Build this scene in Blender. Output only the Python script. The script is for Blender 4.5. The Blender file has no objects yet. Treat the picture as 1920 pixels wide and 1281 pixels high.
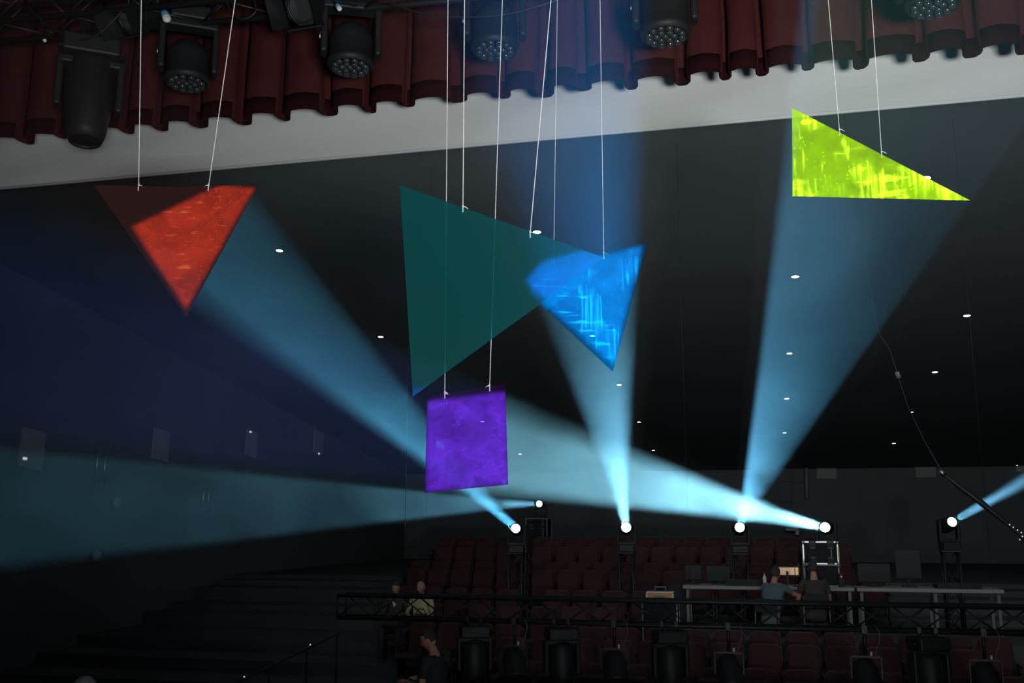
import bpy, bmesh, math, random
from mathutils import Vector, Matrix, Euler, Quaternion
random.seed(7)
R = math.radians
S = bpy.context.scene
COL = S.collection

# ------------------------------------------------------------------ camera
W, H = 1920, 1281
F = 35 / 36 * W
CAM = Vector((0, 0, 3.1))
YAW, PITCH = R(14.18), R(10.45)
cam_data = bpy.data.cameras.new('camera')
cam_data.lens = 35; cam_data.sensor_width = 36; cam_data.sensor_fit = 'HORIZONTAL'
cam_data.clip_start = 0.05; cam_data.clip_end = 200
cam = bpy.data.objects.new('camera', cam_data)
cam.location = CAM
cam.rotation_euler = Euler((math.pi / 2 + PITCH, 0, YAW), 'XYZ')
COL.objects.link(cam)
S.camera = cam
CR = cam.rotation_euler.to_matrix()

# ------------------------------------------------------------------ view, world
S.view_settings.view_transform = 'Standard'
S.view_settings.look = 'None'
S.view_settings.gamma = 1
S.view_settings.use_curve_mapping = False
S.view_settings.exposure = 0.0
world = bpy.data.worlds.new('world'); S.world = world
world.use_nodes = True
world.node_tree.nodes['Background'].inputs[0].default_value = (0.5, 0.8, 1.0, 1)
world.node_tree.nodes['Background'].inputs[1].default_value = 0.004

S.cycles.transparent_max_bounces = 24
S.cycles.volume_bounces = 0
S.cycles.max_bounces = 6
S.cycles.sample_clamp_indirect = 2.0

# ------------------------------------------------------------------ picture geometry -> world
def ray(px, py):
    d = CR @ Vector(((px - W / 2) / F, -(py - H / 2) / F, -1))
    return d
def at_depth(px, py, d): return CAM + ray(px, py) * d
def at_y(px, py, Y):
    r = ray(px, py); return CAM + r * ((Y - CAM.y) / r.y)
def at_x(px, py, X):
    r = ray(px, py); return CAM + r * ((X - CAM.x) / r.x)
def at_z(px, py, Z):
    r = ray(px, py); return CAM + r * ((Z - CAM.z) / r.z)
def at_plane(px, py, P, n):
    r = ray(px, py); return CAM + r * ((P - CAM).dot(n) / r.dot(n))

CEIL_A = R(7.4)
CEIL_N = Vector((0, math.sin(CEIL_A), math.cos(CEIL_A)))
CEIL_P = Vector((0, 8, 9.0))

FLOOR_PTS = [(9.6, 0.0), (13.2, 0.0), (14.2, 0.02), (15.0, 0.08), (15.9, 0.32), (16.8, 0.42), (18.0, 0.64), (19.2, 0.86), (21.4, 1.14), (22.4, 1.27), (23.5, 1.58), (24.5, 1.70), (25.5, 1.80), (40, 1.80)]
def floor_z(y):
    z = 0.0
    for a, b in FLOOR_PTS:
        if y >= a - 0.62: z = b
    return z

# ------------------------------------------------------------------ lights
def area(name, loc, target, sx, sy, power, color, spread=180):
    l = bpy.data.lights.new(name, 'AREA'); l.shape = 'RECTANGLE'; l.size = sx; l.size_y = sy
    l.energy = power; l.color = color; l.spread = R(spread)
    o = bpy.data.objects.new(name, l); o.location = loc
    o.rotation_euler = (Vector(target) - Vector(loc)).to_track_quat('-Z', 'Y').to_euler()
    COL.objects.link(o)
    return o
# work light standing low on the stage, a little right of the camera
area('stage_work_light', (1.6, -2.0, 2.2), (0.3, 8, 9.5), 0.9, 0.6, 240, (0.97, 0.99, 0.97), 100)
# added fill hidden behind the border, lifts the dark stalls and ceiling
area('house_fill_light', (1, 9.3, 6.6), (1, 32, 6.0), 16, 1.2, 140, (0.86, 0.96, 1.0), 100)

# added overhead fill with no real source, lifts the dark floor and seats
area('stalls_fill_light', (0, 22, 6.4), (0, 22, 0), 24, 24, 60, (0.85, 0.97, 1.0))
BEAM_COL = (0.19, 0.64, 1.0)
HAZE = 0.006
BEAMS = {}
def lens_dir(L, T): return (T - L).normalized()

def beam_light(name, L, poly, rad, power, soft, color=BEAM_COL):
    """A profile spot behind a round lens of radius rad at L whose four shutters are focused on the polygon poly (world points of one plane)."""
    T = sum(poly, Vector()) / len(poly)
    n = (poly[1] - poly[0]).cross(poly[2] - poly[0]).normalized()
    if n.dot(L - T) < 0: n = -n
    d = (T - L).normalized()
    reach = max((p - T).length for p in poly) + 3 * soft + rad
    ang = math.atan(reach / (T - L).length)
    l = bpy.data.lights.new(name, 'SPOT')
    l.spot_size = ang * 2 * 1.03; l.spot_blend = 0.02; l.shadow_soft_size = rad * 0.9
    l.energy = power; l.color = (1, 1, 1)
    o = bpy.data.objects.new(name, l); o.location = L + d * (rad + 0.03)
    o.rotation_euler = d.to_track_quat('-Z', 'Y').to_euler()
    COL.objects.link(o)
    l.use_nodes = True
    nt = l.node_tree; N = nt.nodes; K = nt.links
    em = N['Emission']
    g = N.new('ShaderNodeNewGeometry')
    def vm(op, a, b=None):
        m = N.new('ShaderNodeVectorMath'); m.operation = op
        for i, v in enumerate((a, b)):
            if v is None: continue
            if isinstance(v, (Vector, tuple)): m.inputs[i].default_value = tuple(v)
            else: K.new(v, m.inputs[i])
        return m
    def mm(op, a, b=None, clamp=False):
        m = N.new('ShaderNodeMath'); m.operation = op; m.use_clamp = clamp
        for i, v in enumerate((a, b)):
            if v is None: continue
            if isinstance(v, (int, float)): m.inputs[i].default_value = v
            else: K.new(v, m.inputs[i])
        return m.outputs[0]
    P, I = g.outputs['Position'], g.outputs['Incoming']
    tp = vm('SUBTRACT', T, P).outputs[0]
    num = vm('DOT_PRODUCT', tp, n).outputs['Value']
    den = vm('DOT_PRODUCT', I, n).outputs['Value']
    t = mm('DIVIDE', num, den)
    sc = N.new('ShaderNodeVectorMath'); sc.operation = 'SCALE'; K.new(I, sc.inputs[0]); K.new(t, sc.inputs['Scale'])
    hit = vm('ADD', P, sc.outputs[0]).outputs[0]
    res = None
    k = len(poly)
    for i in range(k):
        A, B = poly[i], poly[(i + 1) % k]
        m = n.cross(B - A).normalized()
        if m.dot(T - A) < 0: m = -m
        sd = vm('DOT_PRODUCT', vm('SUBTRACT', hit, A).outputs[0], m).outputs['Value']
        mr = N.new('ShaderNodeMapRange'); mr.interpolation_type = 'SMOOTHERSTEP'
        K.new(sd, mr.inputs['Value'])
        mr.inputs['From Min'].default_value = -soft; mr.inputs['From Max'].default_value = soft
        res = mr.outputs[0] if res is None else mm('MULTIPLY', res, mr.outputs[0])
    K.new(res, em.inputs['Strength'])
    em.inputs['Color'].default_value = (*color, 1)
    return d

def panel_plane(px, py, depth, turn):
    """vertical plane through the point seen at px,py at that depth; turn = degrees it is turned from facing the camera"""
    P = at_depth(px, py, depth)
    a = YAW + R(turn)
    return P, Vector((math.sin(a), -math.cos(a), 0))
PANEL = {
    'red': panel_plane(335, 430, 4.2, 4),
    'teal': panel_plane(900, 520, 4.14, 0),
    'blue': panel_plane(1120, 560, 4.25, 0),
    'purple': panel_plane(876, 820, 4.3, 3),
    'yellow': panel_plane(1600, 310, 4.3, -8),
}
def on(panel, pts): return [at_plane(x, y, *PANEL[panel]) for x, y in pts]

def free_plane(px, py, depth):
    P = at_depth(px, py, depth)
    return P, Vector((math.sin(YAW), -math.cos(YAW), 0))
BEAM_SPECS = [
    # name, lamp pixel, lamp Y, lens radius, polygon, power, softness, how far past the focus the haze is built
    ('red', (967, 991), 20.0, 0.09, on('red', [(248, 426), (414, 347), (476, 354), (349, 578)]), 1.0, 0.018, 1.5),
    ('blue', (1174, 989), 20.0, 0.095, on('blue', [(1022, 508), (1203, 463), (1150, 682), (993, 544)]), 1.0, 0.022, 1.7),
    ('yellow', (1387, 989), 20.0, 0.09, on('yellow', [(1474, 196), (1500, 204), (1826, 374), (1800, 400), (1474, 396)]), 1.0, 0.02, 1.6),
    ('purple', (1547, 989), 20.0, 0.09, on('purple', [(802, 754), (948, 736), (955, 907), (799, 922)]), 1.0, 0.02, 1.6),
    ('left', (1011, 945), 29.0, 0.09, None, 1.0, 0.05, 1.0),
    ('right', (1785, 979), 20.0, 0.085, None, 1.0, 0.03, 1.0),
]
def free_poly(c, depth, w, h):
    P, n = free_plane(*c, depth)
    x, y = c
    return [at_plane(x - w, y - h, P, n), at_plane(x + w, y - h, P, n), at_plane(x + w, y + h, P, n), at_plane(x - w, y + h, P, n)]
BEAM_SPECS[4] = BEAM_SPECS[4][:4] + (free_poly((-380, 955), 5.5, 150, 150),) + BEAM_SPECS[4][5:]
BEAM_SPECS[5] = BEAM_SPECS[5][:4] + (free_poly((2110, 795), 13.0, 26, 26),) + BEAM_SPECS[5][5:]
POWER = {'red': 1160000, 'blue': 1300000, 'yellow': 860000, 'purple': 3500000, 'left': 320000, 'right': 180000}
TINT = {'red': (.12, .60, 1), 'blue': (.2, .66, 1), 'yellow': (.15, .6, 1), 'purple': (.29, .77, 1), 'left': (.2, .68, 1), 'right': (.2, .62, 1)}
for nm, lp, ly, rad, poly, pw, soft, ext in BEAM_SPECS:
    L = at_y(*lp, ly)
    beam_light(nm + '_beam_lamp', L, poly, rad, POWER[nm], soft, TINT[nm])
    BEAMS[nm] = (L, poly, rad, ext, sum(poly, Vector()) / len(poly))

# ------------------------------------------------------------------ mesh helpers
class MB:
    def __init__(s): s.v = []; s.f = []; s.m = []; s.sm = []
    def add(s, vs, fs, mi=0, smooth=False, M=None):
        o = len(s.v)
        s.v += [tuple(M @ Vector(v)) if M is not None else tuple(v) for v in vs]
        for f in fs: s.f.append(tuple(i + o for i in f)); s.m.append(mi); s.sm.append(smooth)
        return s
    def box(s, c, d, rot=None, mi=0, bev=0.0):
        x, y, z = d[0] / 2, d[1] / 2, d[2] / 2
        M = Matrix.Translation(Vector(c)) @ (rot.to_4x4() if rot is not None else Matrix.Identity(4))
        if bev <= 0 or bev >= min(x, y, z):
            vs = [(a, b, e) for a in (-x, x) for b in (-y, y) for e in (-z, z)]
            fs = [(0, 1, 3, 2), (4, 6, 7, 5), (0, 4, 5, 1), (2, 3, 7, 6), (0, 2, 6, 4), (1, 5, 7, 3)]
            return s.add(vs, fs, mi, False, M)
        bm = bmesh.new()
        bmesh.ops.create_cube(bm, size=1)
        for v in bm.verts: v.co = Vector((v.co.x * 2 * x, v.co.y * 2 * y, v.co.z * 2 * z))
        bmesh.ops.bevel(bm, geom=bm.edges[:], offset=bev, segments=2, profile=0.5, affect='EDGES')
        bm.verts.index_update()
        s.add([v.co.copy() for v in bm.verts], [[v.index for v in f.verts] for f in bm.faces], mi, False, M)
        bm.free(); return s
    def tube(s, pts, r, n=8, mi=0, caps=True, smooth=True):
        pts = [Vector(p) for p in pts]; rs = r if isinstance(r, (list, tuple)) else [r] * len(pts)
        vs = []; fs = []
        up = None
        for i, p in enumerate(pts):
            a = pts[max(i - 1, 0)]; b = pts[min(i + 1, len(pts) - 1)]
            t = (b - a).normalized()
            if up is None:
                up = Vector((0, 0, 1)) if abs(t.z) < 0.9 else Vector((1, 0, 0))
            u = up - t * up.dot(t)
            if u.length < 1e-5: u = t.orthogonal()
            u.normalize(); w = t.cross(u); up = u
            for k in range(n):
                q = 2 * math.pi * k / n
                vs.append(p + (u * math.cos(q) + w * math.sin(q)) * rs[i])
        for i in range(len(pts) - 1):
            for k in range(n):
                fs.append((i * n + k, i * n + (k + 1) % n, (i + 1) * n + (k + 1) % n, (i + 1) * n + k))
        if caps:
            fs.append(tuple(range(n - 1, -1, -1))); o = (len(pts) - 1) * n; fs.append(tuple(o + k for k in range(n)))
        return s.add(vs, fs, mi, smooth)
    def lathe(s, prof, n=24, M=None, mi=0, smooth=True, caps=(True, True)):
        """prof: (radius, z) pairs, turned about Z"""
        vs = []; fs = []
        for r, z in prof:
            for k in range(n):
                q = 2 * math.pi * k / n; vs.append((r * math.cos(q), r * math.sin(q), z))
        for i in range(len(prof) - 1):
            for k in range(n):
                fs.append((i * n + k, i * n + (k + 1) % n, (i + 1) * n + (k + 1) % n, (i + 1) * n + k))
        if caps[0]: fs.append(tuple(range(n - 1, -1, -1)))
        if caps[1]:
            o = (len(prof) - 1) * n; fs.append(tuple(o + k for k in range(n)))
        return s.add(vs, fs, mi, smooth, M)
    def prism(s, poly, thick, mi=0, bev=None):
        """poly: world points in one plane; thick: Vector to the back"""
        n = len(poly)
        vs = [Vector(p) - thick / 2 for p in poly] + [Vector(p) + thick / 2 for p in poly]
        fs = [tuple(range(n)), tuple(range(2 * n - 1, n - 1, -1))] + [(i, i + n, (i + 1) % n + n, (i + 1) % n) for i in range(n)]
        return s.add(vs, fs, mi)
    def build(s, name, mats, parent=None, world=True):
        me = bpy.data.meshes.new(name)
        me.from_pydata(s.v, [], s.f)
        if not isinstance(mats, (list, tuple)): mats = [mats]
        for m in mats: me.materials.append(m)
        me.polygons.foreach_set('material_index', s.m); me.polygons.foreach_set('use_smooth', s.sm)
        me.validate(); me.update()
        bm = bmesh.new(); bm.from_mesh(me); bmesh.ops.recalc_face_normals(bm, faces=bm.faces); bm.to_mesh(me); bm.free()
        o = bpy.data.objects.new(name, me); COL.objects.link(o)
        if parent is not None:
            o.parent = parent
            if world: o.matrix_parent_inverse = matrix_of(parent).inverted()
        return o
def matrix_of(o):
    M = Matrix.LocRotScale(o.location, o.rotation_euler, o.scale)
    return matrix_of(o.parent) @ o.matrix_parent_inverse @ M if o.parent else M
def tag(o, label=None, cat=None, group=None, kind=None):
    for k, v in (('label', label), ('category', cat), ('group', group), ('kind', kind)):
        if v: o[k] = v
    return o
def thing(name, loc, label, cat, group=None, rz=0.0):
    o = bpy.data.objects.new(name, None); o.location = loc; o.rotation_euler = (0, 0, rz); o.empty_display_size = 0.1
    COL.objects.link(o); return tag(o, label, cat, group)
def sub(name, parent, loc=(0, 0, 0), rot=(0, 0, 0)):
    o = bpy.data.objects.new(name, None); o.parent = parent; o.location = loc; o.rotation_euler = rot; o.empty_display_size = 0.05
    COL.objects.link(o); return o
KIDS = {}
def copy_tree(o, loc=None, rz=None, label=None, parent=None):
    c = o.copy(); COL.objects.link(c)
    if parent is not None: c.parent = parent
    if loc is not None: c.location = loc
    if rz is not None: c.rotation_euler = (0, 0, rz)
    if label: c['label'] = label
    ks = KIDS.get(o.name)
    if ks is None: ks = KIDS[o.name] = [q for q in COL.objects if q.parent == o]
    for ch in ks: copy_tree(ch, parent=c)
    return c

# ------------------------------------------------------------------ materials
def mat(name, color, rough=0.6, metal=0.0, bump=None, vary=None, spec=0.5, emit=None, sheen=0.0):
    m = bpy.data.materials.new(name); m.use_nodes = True
    nt = m.node_tree; N = nt.nodes; K = nt.links; b = N['Principled BSDF']
    b.inputs['Base Color'].default_value = (*color, 1); b.inputs['Roughness'].default_value = rough
    b.inputs['Metallic'].default_value = metal; b.inputs['Specular IOR Level'].default_value = spec
    if sheen: b.inputs['Sheen Weight'].default_value = sheen
    tc = N.new('ShaderNodeTexCoord')
    if vary:
        sc, amt = vary
        nz = N.new('ShaderNodeTexNoise'); nz.inputs['Scale'].default_value = sc; nz.inputs['Detail'].default_value = 5
        K.new(tc.outputs['Object'], nz.inputs['Vector'])
        mx = N.new('ShaderNodeMix'); mx.data_type = 'RGBA'
        mx.inputs[6].default_value = (*[c * (1 - amt) for c in color], 1); mx.inputs[7].default_value = (*[min(1, c * (1 + amt)) for c in color], 1)
        K.new(nz.outputs['Fac'], mx.inputs[0]); K.new(mx.outputs[2], b.inputs['Base Color'])
    if bump:
        sc, st, dist = bump
        nz = N.new('ShaderNodeTexNoise'); nz.inputs['Scale'].default_value = sc; nz.inputs['Detail'].default_value = 4
        K.new(tc.outputs['Object'], nz.inputs['Vector'])
        bp = N.new('ShaderNodeBump'); bp.inputs['Strength'].default_value = st; bp.inputs['Distance'].default_value = dist
        K.new(nz.outputs['Fac'], bp.inputs['Height']); K.new(bp.outputs[0], b.inputs['Normal'])
    if emit:
        b.inputs['Emission Color'].default_value = (*emit[0], 1); b.inputs['Emission Strength'].default_value = emit[1]
        m.cycles.emission_sampling = 'NONE'
    return m

M_CEIL = mat('ceiling_paint', (0.072, 0.086, 0.09), 0.95, vary=(0.6, 0.2))
M_WALL = mat('wall_paint', (0.08, 0.095, 0.10), 0.9, vary=(0.5, 0.2), bump=(20, 0.2, 0.01))
M_BACK = mat('back_wall_paint', (0.10, 0.12, 0.128), 0.9, vary=(0.5, 0.15))
M_FLOOR = mat('dark_floor', (0.045, 0.052, 0.058), 0.7, vary=(2, 0.3))
M_STAGE = mat('stage_floor', (0.02, 0.02, 0.02), 0.5, vary=(3, 0.4))
M_STEEL_BLACK = mat('black_powder_coat', (0.010, 0.011, 0.012), 0.5, bump=(120, 0.2, 0.001))
M_PLASTIC = mat('black_fixture_plastic', (0.013, 0.015, 0.016), 0.55, spec=0.3, bump=(200, 0.15, 0.0005))
M_ALU = mat('aluminium', (0.5, 0.52, 0.54), 0.35, 1.0, vary=(30, 0.15))
M_STRING = mat('white_cord', (0.75, 0.74, 0.72), 0.8, vary=(40, 0.15))
M_LENS_ON = mat('lit_lens', (0.8, 0.9, 1), 0.2, emit=((0.9, 1.0, 1.0), 6.0))
M_DOWNLIGHT = mat('lit_downlight', (1, 1, 0.95), 0.3, emit=((1.0, 0.97, 0.9), 12.0))
M_DIMLIGHT = mat('dim_downlight', (1, 1, 0.95), 0.3, emit=((0.9, 0.97, 1.0), 1.2))

def cloth_border():
    m = mat('white_border_cloth', (0.70, 0.73, 0.72), 0.9, sheen=0.2)
    nt = m.node_tree; N = nt.nodes; K = nt.links; b = N['Principled BSDF']
    tc = N.new('ShaderNodeTexCoord'); mp = N.new('ShaderNodeMapping'); mp.inputs['Scale'].default_value = (0.7, 1, 6)
    nz = N.new('ShaderNodeTexNoise'); nz.inputs['Scale'].default_value = 1.6; nz.inputs['Detail'].default_value = 6; nz.inputs['Roughness'].default_value = 0.55
    K.new(tc.outputs['Object'], mp.inputs['Vector']); K.new(mp.outputs[0], nz.inputs['Vector'])
    bp = N.new('ShaderNodeBump'); bp.inputs['Strength'].default_value = 0.12; bp.inputs['Distance'].default_value = 0.05
    K.new(nz.outputs['Fac'], bp.inputs['Height']); K.new(bp.outputs[0], b.inputs['Normal'])
    return m
M_BORDER = cloth_border()

def acrylic(name, tint, glow, glow_amt, front, front_amt, gloss, scr, axis_scale, thr=0.62, speck=0.0, bumpy=0.0, glow2=None, patch=None, mott=(3.0, 0.75, 1.25, 1.5), spk=48):
    """Thin coloured sheet: clear coloured transmission, a little scattering in scratches and dust, a glossy face."""
    m = bpy.data.materials.new(name); m.use_nodes = True
    nt = m.node_tree; N = nt.nodes; K = nt.links
    N.clear()
    out = N.new('ShaderNodeOutputMaterial'); tc = N.new('ShaderNodeTexCoord')
    def noise(scale, detail=4, rough=0.5, vec=None, distort=0.0):
        n = N.new('ShaderNodeTexNoise'); n.inputs['Scale'].default_value = scale; n.inputs['Detail'].default_value = detail
        n.inputs['Roughness'].default_value = rough; n.inputs['Distortion'].default_value = distort
        K.new(vec if vec is not None else tc.outputs['Object'], n.inputs['Vector']); return n.outputs['Fac']
    def mp(scale, rot=(0, 0, 0)):
        n = N.new('ShaderNodeMapping'); n.inputs['Scale'].default_value = scale; n.inputs['Rotation'].default_value = rot
        K.new(tc.outputs['Object'], n.inputs['Vector']); return n.outputs[0]
    def rng(v, a, b, c, d):
        n = N.new('ShaderNodeMapRange'); n.interpolation_type = 'SMOOTHSTEP'
        K.new(v, n.inputs[0]); n.inputs[1].default_value = a; n.inputs[2].default_value = b; n.inputs[3].default_value = c; n.inputs[4].default_value = d
        return n.outputs[0]
    def op(o, a, b):
        n = N.new('ShaderNodeMath'); n.operation = o
        for i, v in enumerate((a, b)):
            if isinstance(v, (int, float)): n.inputs[i].default_value = v
            else: K.new(v, n.inputs[i])
        return n.outputs[0]
    base = rng(noise(mott[0], 7, 0.65, distort=mott[3]), 0.3, 0.7, mott[1], mott[2])
    marks = None
    for sc_, rot_, s2 in axis_scale:
        a = rng(noise(s2, 3, 0.6, mp(sc_, rot_)), thr, thr + 0.1, 0, 1)
        zone = rng(noise(4.0, 2, 0.5, mp((1, 1, 1), (0.4, rot_[1], 1.3 + rot_[1]))), 0.48, 0.6, 0, 1)
        a = op('MULTIPLY', a, zone)
        marks = a if marks is None else op('ADD', marks, a)
    tot = op('ADD', base, op('MULTIPLY', marks, scr))
    if speck:
        vz = N.new('ShaderNodeTexVoronoi'); vz.inputs['Scale'].default_value = spk; K.new(tc.outputs['Object'], vz.inputs['Vector'])
        sp = rng(vz.outputs['Distance'], 0.10, 0.2, 1, 0)
        pp = rng(noise(9, 3), 0.45, 0.55, 0, 1)
        tot = op('ADD', tot, op('MULTIPLY', op('MULTIPLY', sp, pp), speck))
    if patch:
        for sc_, rot_, s2, cut, amp in patch:
            pv = N.new('ShaderNodeTexVoronoi'); pv.distance = 'CHEBYCHEV'; pv.inputs['Scale'].default_value = s2; pv.inputs['Randomness'].default_value = 0.8
            pm = mp(sc_, rot_); K.new(pm, pv.inputs['Vector'])
            sx_ = N.new('ShaderNodeSeparateColor'); K.new(pv.outputs['Color'], sx_.inputs[0])
            on_ = rng(sx_.outputs[0], cut, cut + 0.02, 0, 1)
            lines = rng(noise(60, 1, 0.5, mp((sc_[0] * 1.0, sc_[1], 0.05), rot_)), 0.42, 0.6, 0.15, 1)
            pt_ = op('MULTIPLY', op('MULTIPLY', on_, lines), rng(pv.outputs['Distance'], 0.25, 0.6, 1, 0.2))
            marks = op('ADD', marks, pt_)
            tot = op('ADD', tot, op('MULTIPLY', pt_, amp))
    amt = op('MULTIPLY', tot, glow_amt)
    tr = N.new('ShaderNodeBsdfTransparent'); tr.inputs[0].default_value = (*tint, 1)
    tl = N.new('ShaderNodeBsdfTranslucent')
    if glow2:
        mc = N.new('ShaderNodeMix'); mc.data_type = 'RGBA'; mc.inputs[6].default_value = (*glow, 1); mc.inputs[7].default_value = (*glow2, 1)
        K.new(rng(marks, 0, 1.0, 0, 1), mc.inputs[0]); K.new(mc.outputs[2], tl.inputs[0])
    else: tl.inputs[0].default_value = (*glow, 1)
    df = N.new('ShaderNodeBsdfDiffuse'); df.inputs[0].default_value = (*front, 1)
    gl = N.new('ShaderNodeBsdfGlossy'); gl.inputs['Roughness'].default_value = 0.03; gl.inputs[0].default_value = (1, 1, 1, 1)
    if bumpy:
        bp = N.new('ShaderNodeBump'); bp.inputs['Strength'].default_value = bumpy; bp.inputs['Distance'].default_value = 0.02
        K.new(noise(2.2, 1, 0.4), bp.inputs['Height']); K.new(bp.outputs[0], gl.inputs['Normal'])
    m1 = N.new('ShaderNodeMixShader'); K.new(amt, m1.inputs[0]); K.new(tr.outputs[0], m1.inputs[1]); K.new(tl.outputs[0], m1.inputs[2])
    m2 = N.new('ShaderNodeMixShader'); m2.inputs[0].default_value = front_amt; K.new(m1.outputs[0], m2.inputs[1]); K.new(df.outputs[0], m2.inputs[2])
    fr = N.new('ShaderNodeFresnel'); fr.inputs[0].default_value = 1.49
    geo = N.new('ShaderNodeNewGeometry')
    inv = op('SUBTRACT', 1.0, geo.outputs['Backfacing'])
    m3 = N.new('ShaderNodeMixShader'); K.new(op('MULTIPLY', op('MULTIPLY', fr.outputs[0], gloss), inv), m3.inputs[0]); K.new(m2.outputs[0], m3.inputs[1]); K.new(gl.outputs[0], m3.inputs[2])
    K.new(m3.outputs[0], out.inputs[0])
    return m

PI = math.pi
M_ACRY = {
    'red': acrylic('red_acrylic', (0.5, 0.10, 0.08), (1.0, 0.06, 0.014), 0.028, (0.30, 0.15, 0.15), 0.075, 1.0, 0.9,
                   [((1, 1, 8), (0, 0.3, 0), 7.0), ((1.5, 1, 10), (0, -0.4, 0), 9.0)], thr=0.6, speck=1.5, glow2=(1.0, 0.16, 0.03), mott=(3.5, 0.72, 1.35, 2.5)),
    'teal': acrylic('teal_acrylic', (0.10, 0.50, 0.62), (0.02, 0.6, 0.9), 0.006, (0.04, 0.36, 0.33), 0.12, 1.3, 0.5,
                    [((1, 1, 10), (0, 0.5, 0), 3.0)], bumpy=0.15),
    'blue': acrylic('blue_acrylic', (0.14, 0.70, 0.97), (0.0, 0.32, 0.52), 0.0045, (0.0, 0.2, 0.5), 0.05, 1.0, 0.9,
                    [((9, 9, 1.2), (0, 0.1, 0), 6), ((1, 1, 9), (0, 0, 0), 6), ((9, 9, 1.5), (0, -0.7, 0), 8)], thr=0.55, speck=1.5, glow2=(0.1, 0.75, 1.0), mott=(5, 0.7, 1.35, 1.0),
                    patch=[((1.6, 1.6, 1), (0, 0.05, 0), 6.0, 0.72, 0.9), ((1, 1, 1.8), (0, 1.6, 0), 7.0, 0.8, 0.7)]),
    'purple': acrylic('violet_acrylic', (0.23, 0.18, 0.36), (1.0, 0.07, 1.0), 0.0022, (0.2, 0.02, 0.35), 0.06, 1.0, 0.4,
                      [((5, 5, 2), (0, 0, 0), 4.0)], thr=0.6, speck=3.0, glow2=(0.8, 0.25, 1.0), mott=(9, 0.6, 1.5, 0.8), spk=60),
    'yellow': acrylic('yellow_acrylic', (0.5, 0.55, 0.04), (0.8, 0.38, 0.0), 0.031, (0.3, 0.4, 0.0), 0.05, 1.0, 0.8,
                      [((7, 7, 1.2), (0, 0.45, 0), 5), ((9, 9, 1.6), (0, 0.5, 0), 3.2), ((1.5, 1.5, 7), (0, 0.2, 0), 4)], thr=0.55, speck=2.6, glow2=(1.2, 0.46, 0.08), mott=(6, 0.7, 1.35, 0.8), spk=50,
                      patch=[((1.7, 1.7, 1), (0, 0.32, 0), 6.5, 0.74, 1.5), ((1.2, 1.2, 1), (0, 0.4, 0), 9.0, 0.86, 1.3)]),
}

def haze_mat():
    m = bpy.data.materials.new('stage_haze'); m.use_nodes = True
    nt = m.node_tree; N = nt.nodes; K = nt.links; N.clear()
    out = N.new('ShaderNodeOutputMaterial'); v = N.new('ShaderNodeVolumeScatter')
    v.inputs['Color'].default_value = (1, 1, 1, 1); v.inputs['Density'].default_value = HAZE; v.inputs['Anisotropy'].default_value = 0.0
    # slow drifting wisps
    tc = N.new('ShaderNodeTexCoord'); mp = N.new('ShaderNodeMapping'); mp.inputs['Scale'].default_value = (1.0, 0.7, 1.5)
    nz = N.new('ShaderNodeTexNoise'); nz.inputs['Scale'].default_value = 0.8; nz.inputs['Detail'].default_value = 4; nz.inputs['Distortion'].default_value = 0.9
    K.new(tc.outputs['Object'], mp.inputs['Vector']); K.new(mp.outputs[0], nz.inputs['Vector'])
    mr = N.new('ShaderNodeMapRange'); K.new(nz.outputs['Fac'], mr.inputs[0])
    for i, q in enumerate((0.3, 0.7, HAZE * 0.4, HAZE * 1.6)): mr.inputs[i + 1].default_value = q
    K.new(mr.outputs[0], v.inputs['Density'])
    K.new(v.outputs[0], out.inputs['Volume'])
    return m
M_HAZE = haze_mat()

# ------------------------------------------------------------------ the room shell
def struct(name, mb, m): return tag(mb.build(name, m), kind='structure')
XL, XR, YB = -14.0, 16.0, 38.0
def cz(y): return CEIL_P.z - math.tan(CEIL_A) * (y - CEIL_P.y)
mb = MB(); t = 0.3
mb.add([(XL, 8, cz(8)), (XR, 8, cz(8)), (XR, YB, cz(YB)), (XL, YB, cz(YB)), (XL, 8, cz(8) + t), (XR, 8, cz(8) + t), (XR, YB, cz(YB) + t), (XL, YB, cz(YB) + t)],
       [(0, 3, 2, 1), (4, 5, 6, 7), (0, 1, 5, 4), (1, 2, 6, 5), (2, 3, 7, 6), (3, 0, 4, 7)])
struct('ceiling', mb, M_CEIL)
struct('wall_left', MB().box((XL - 0.15, 23, 5), (0.3, 30, 10.4)), M_WALL)
struct('wall_right', MB().box((XR + 0.15, 23, 5), (0.3, 30, 10.4)), M_WALL)
struct('wall_back', MB().box((1, YB + 0.15, 4), (30.6, 0.3, 8.6)), M_BACK)
mb = MB()
pts = [(9.6, 0.0)]
for a, b in FLOOR_PTS[2:-1]:
    pts.append((a - 0.62, pts[-1][1])); pts.append((a - 0.62, b))
pts.append((YB, pts[-1][1]))
n = len(pts)
vs = [(XL, y, z) for y, z in pts] + [(XR, y, z) for y, z in pts] + [(XL, 9.6, -0.3), (XL, YB, -0.3), (XR, 9.6, -0.3), (XR, YB, -0.3)]
fs = [(i, i + n, i + n + 1, i + 1) for i in range(n - 1)]
fs += [tuple(list(range(n)) + [2 * n + 1, 2 * n]), tuple(list(range(n, 2 * n)) + [2 * n + 3, 2 * n + 2])[::-1], (0, 2 * n, 2 * n + 2, n), (n - 1, 2 * n - 1, 2 * n + 3, 2 * n + 1), (2 * n, 2 * n + 1, 2 * n + 3, 2 * n + 2)]
mb.add(vs, fs)
struct('floor', mb, M_FLOOR)
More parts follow.
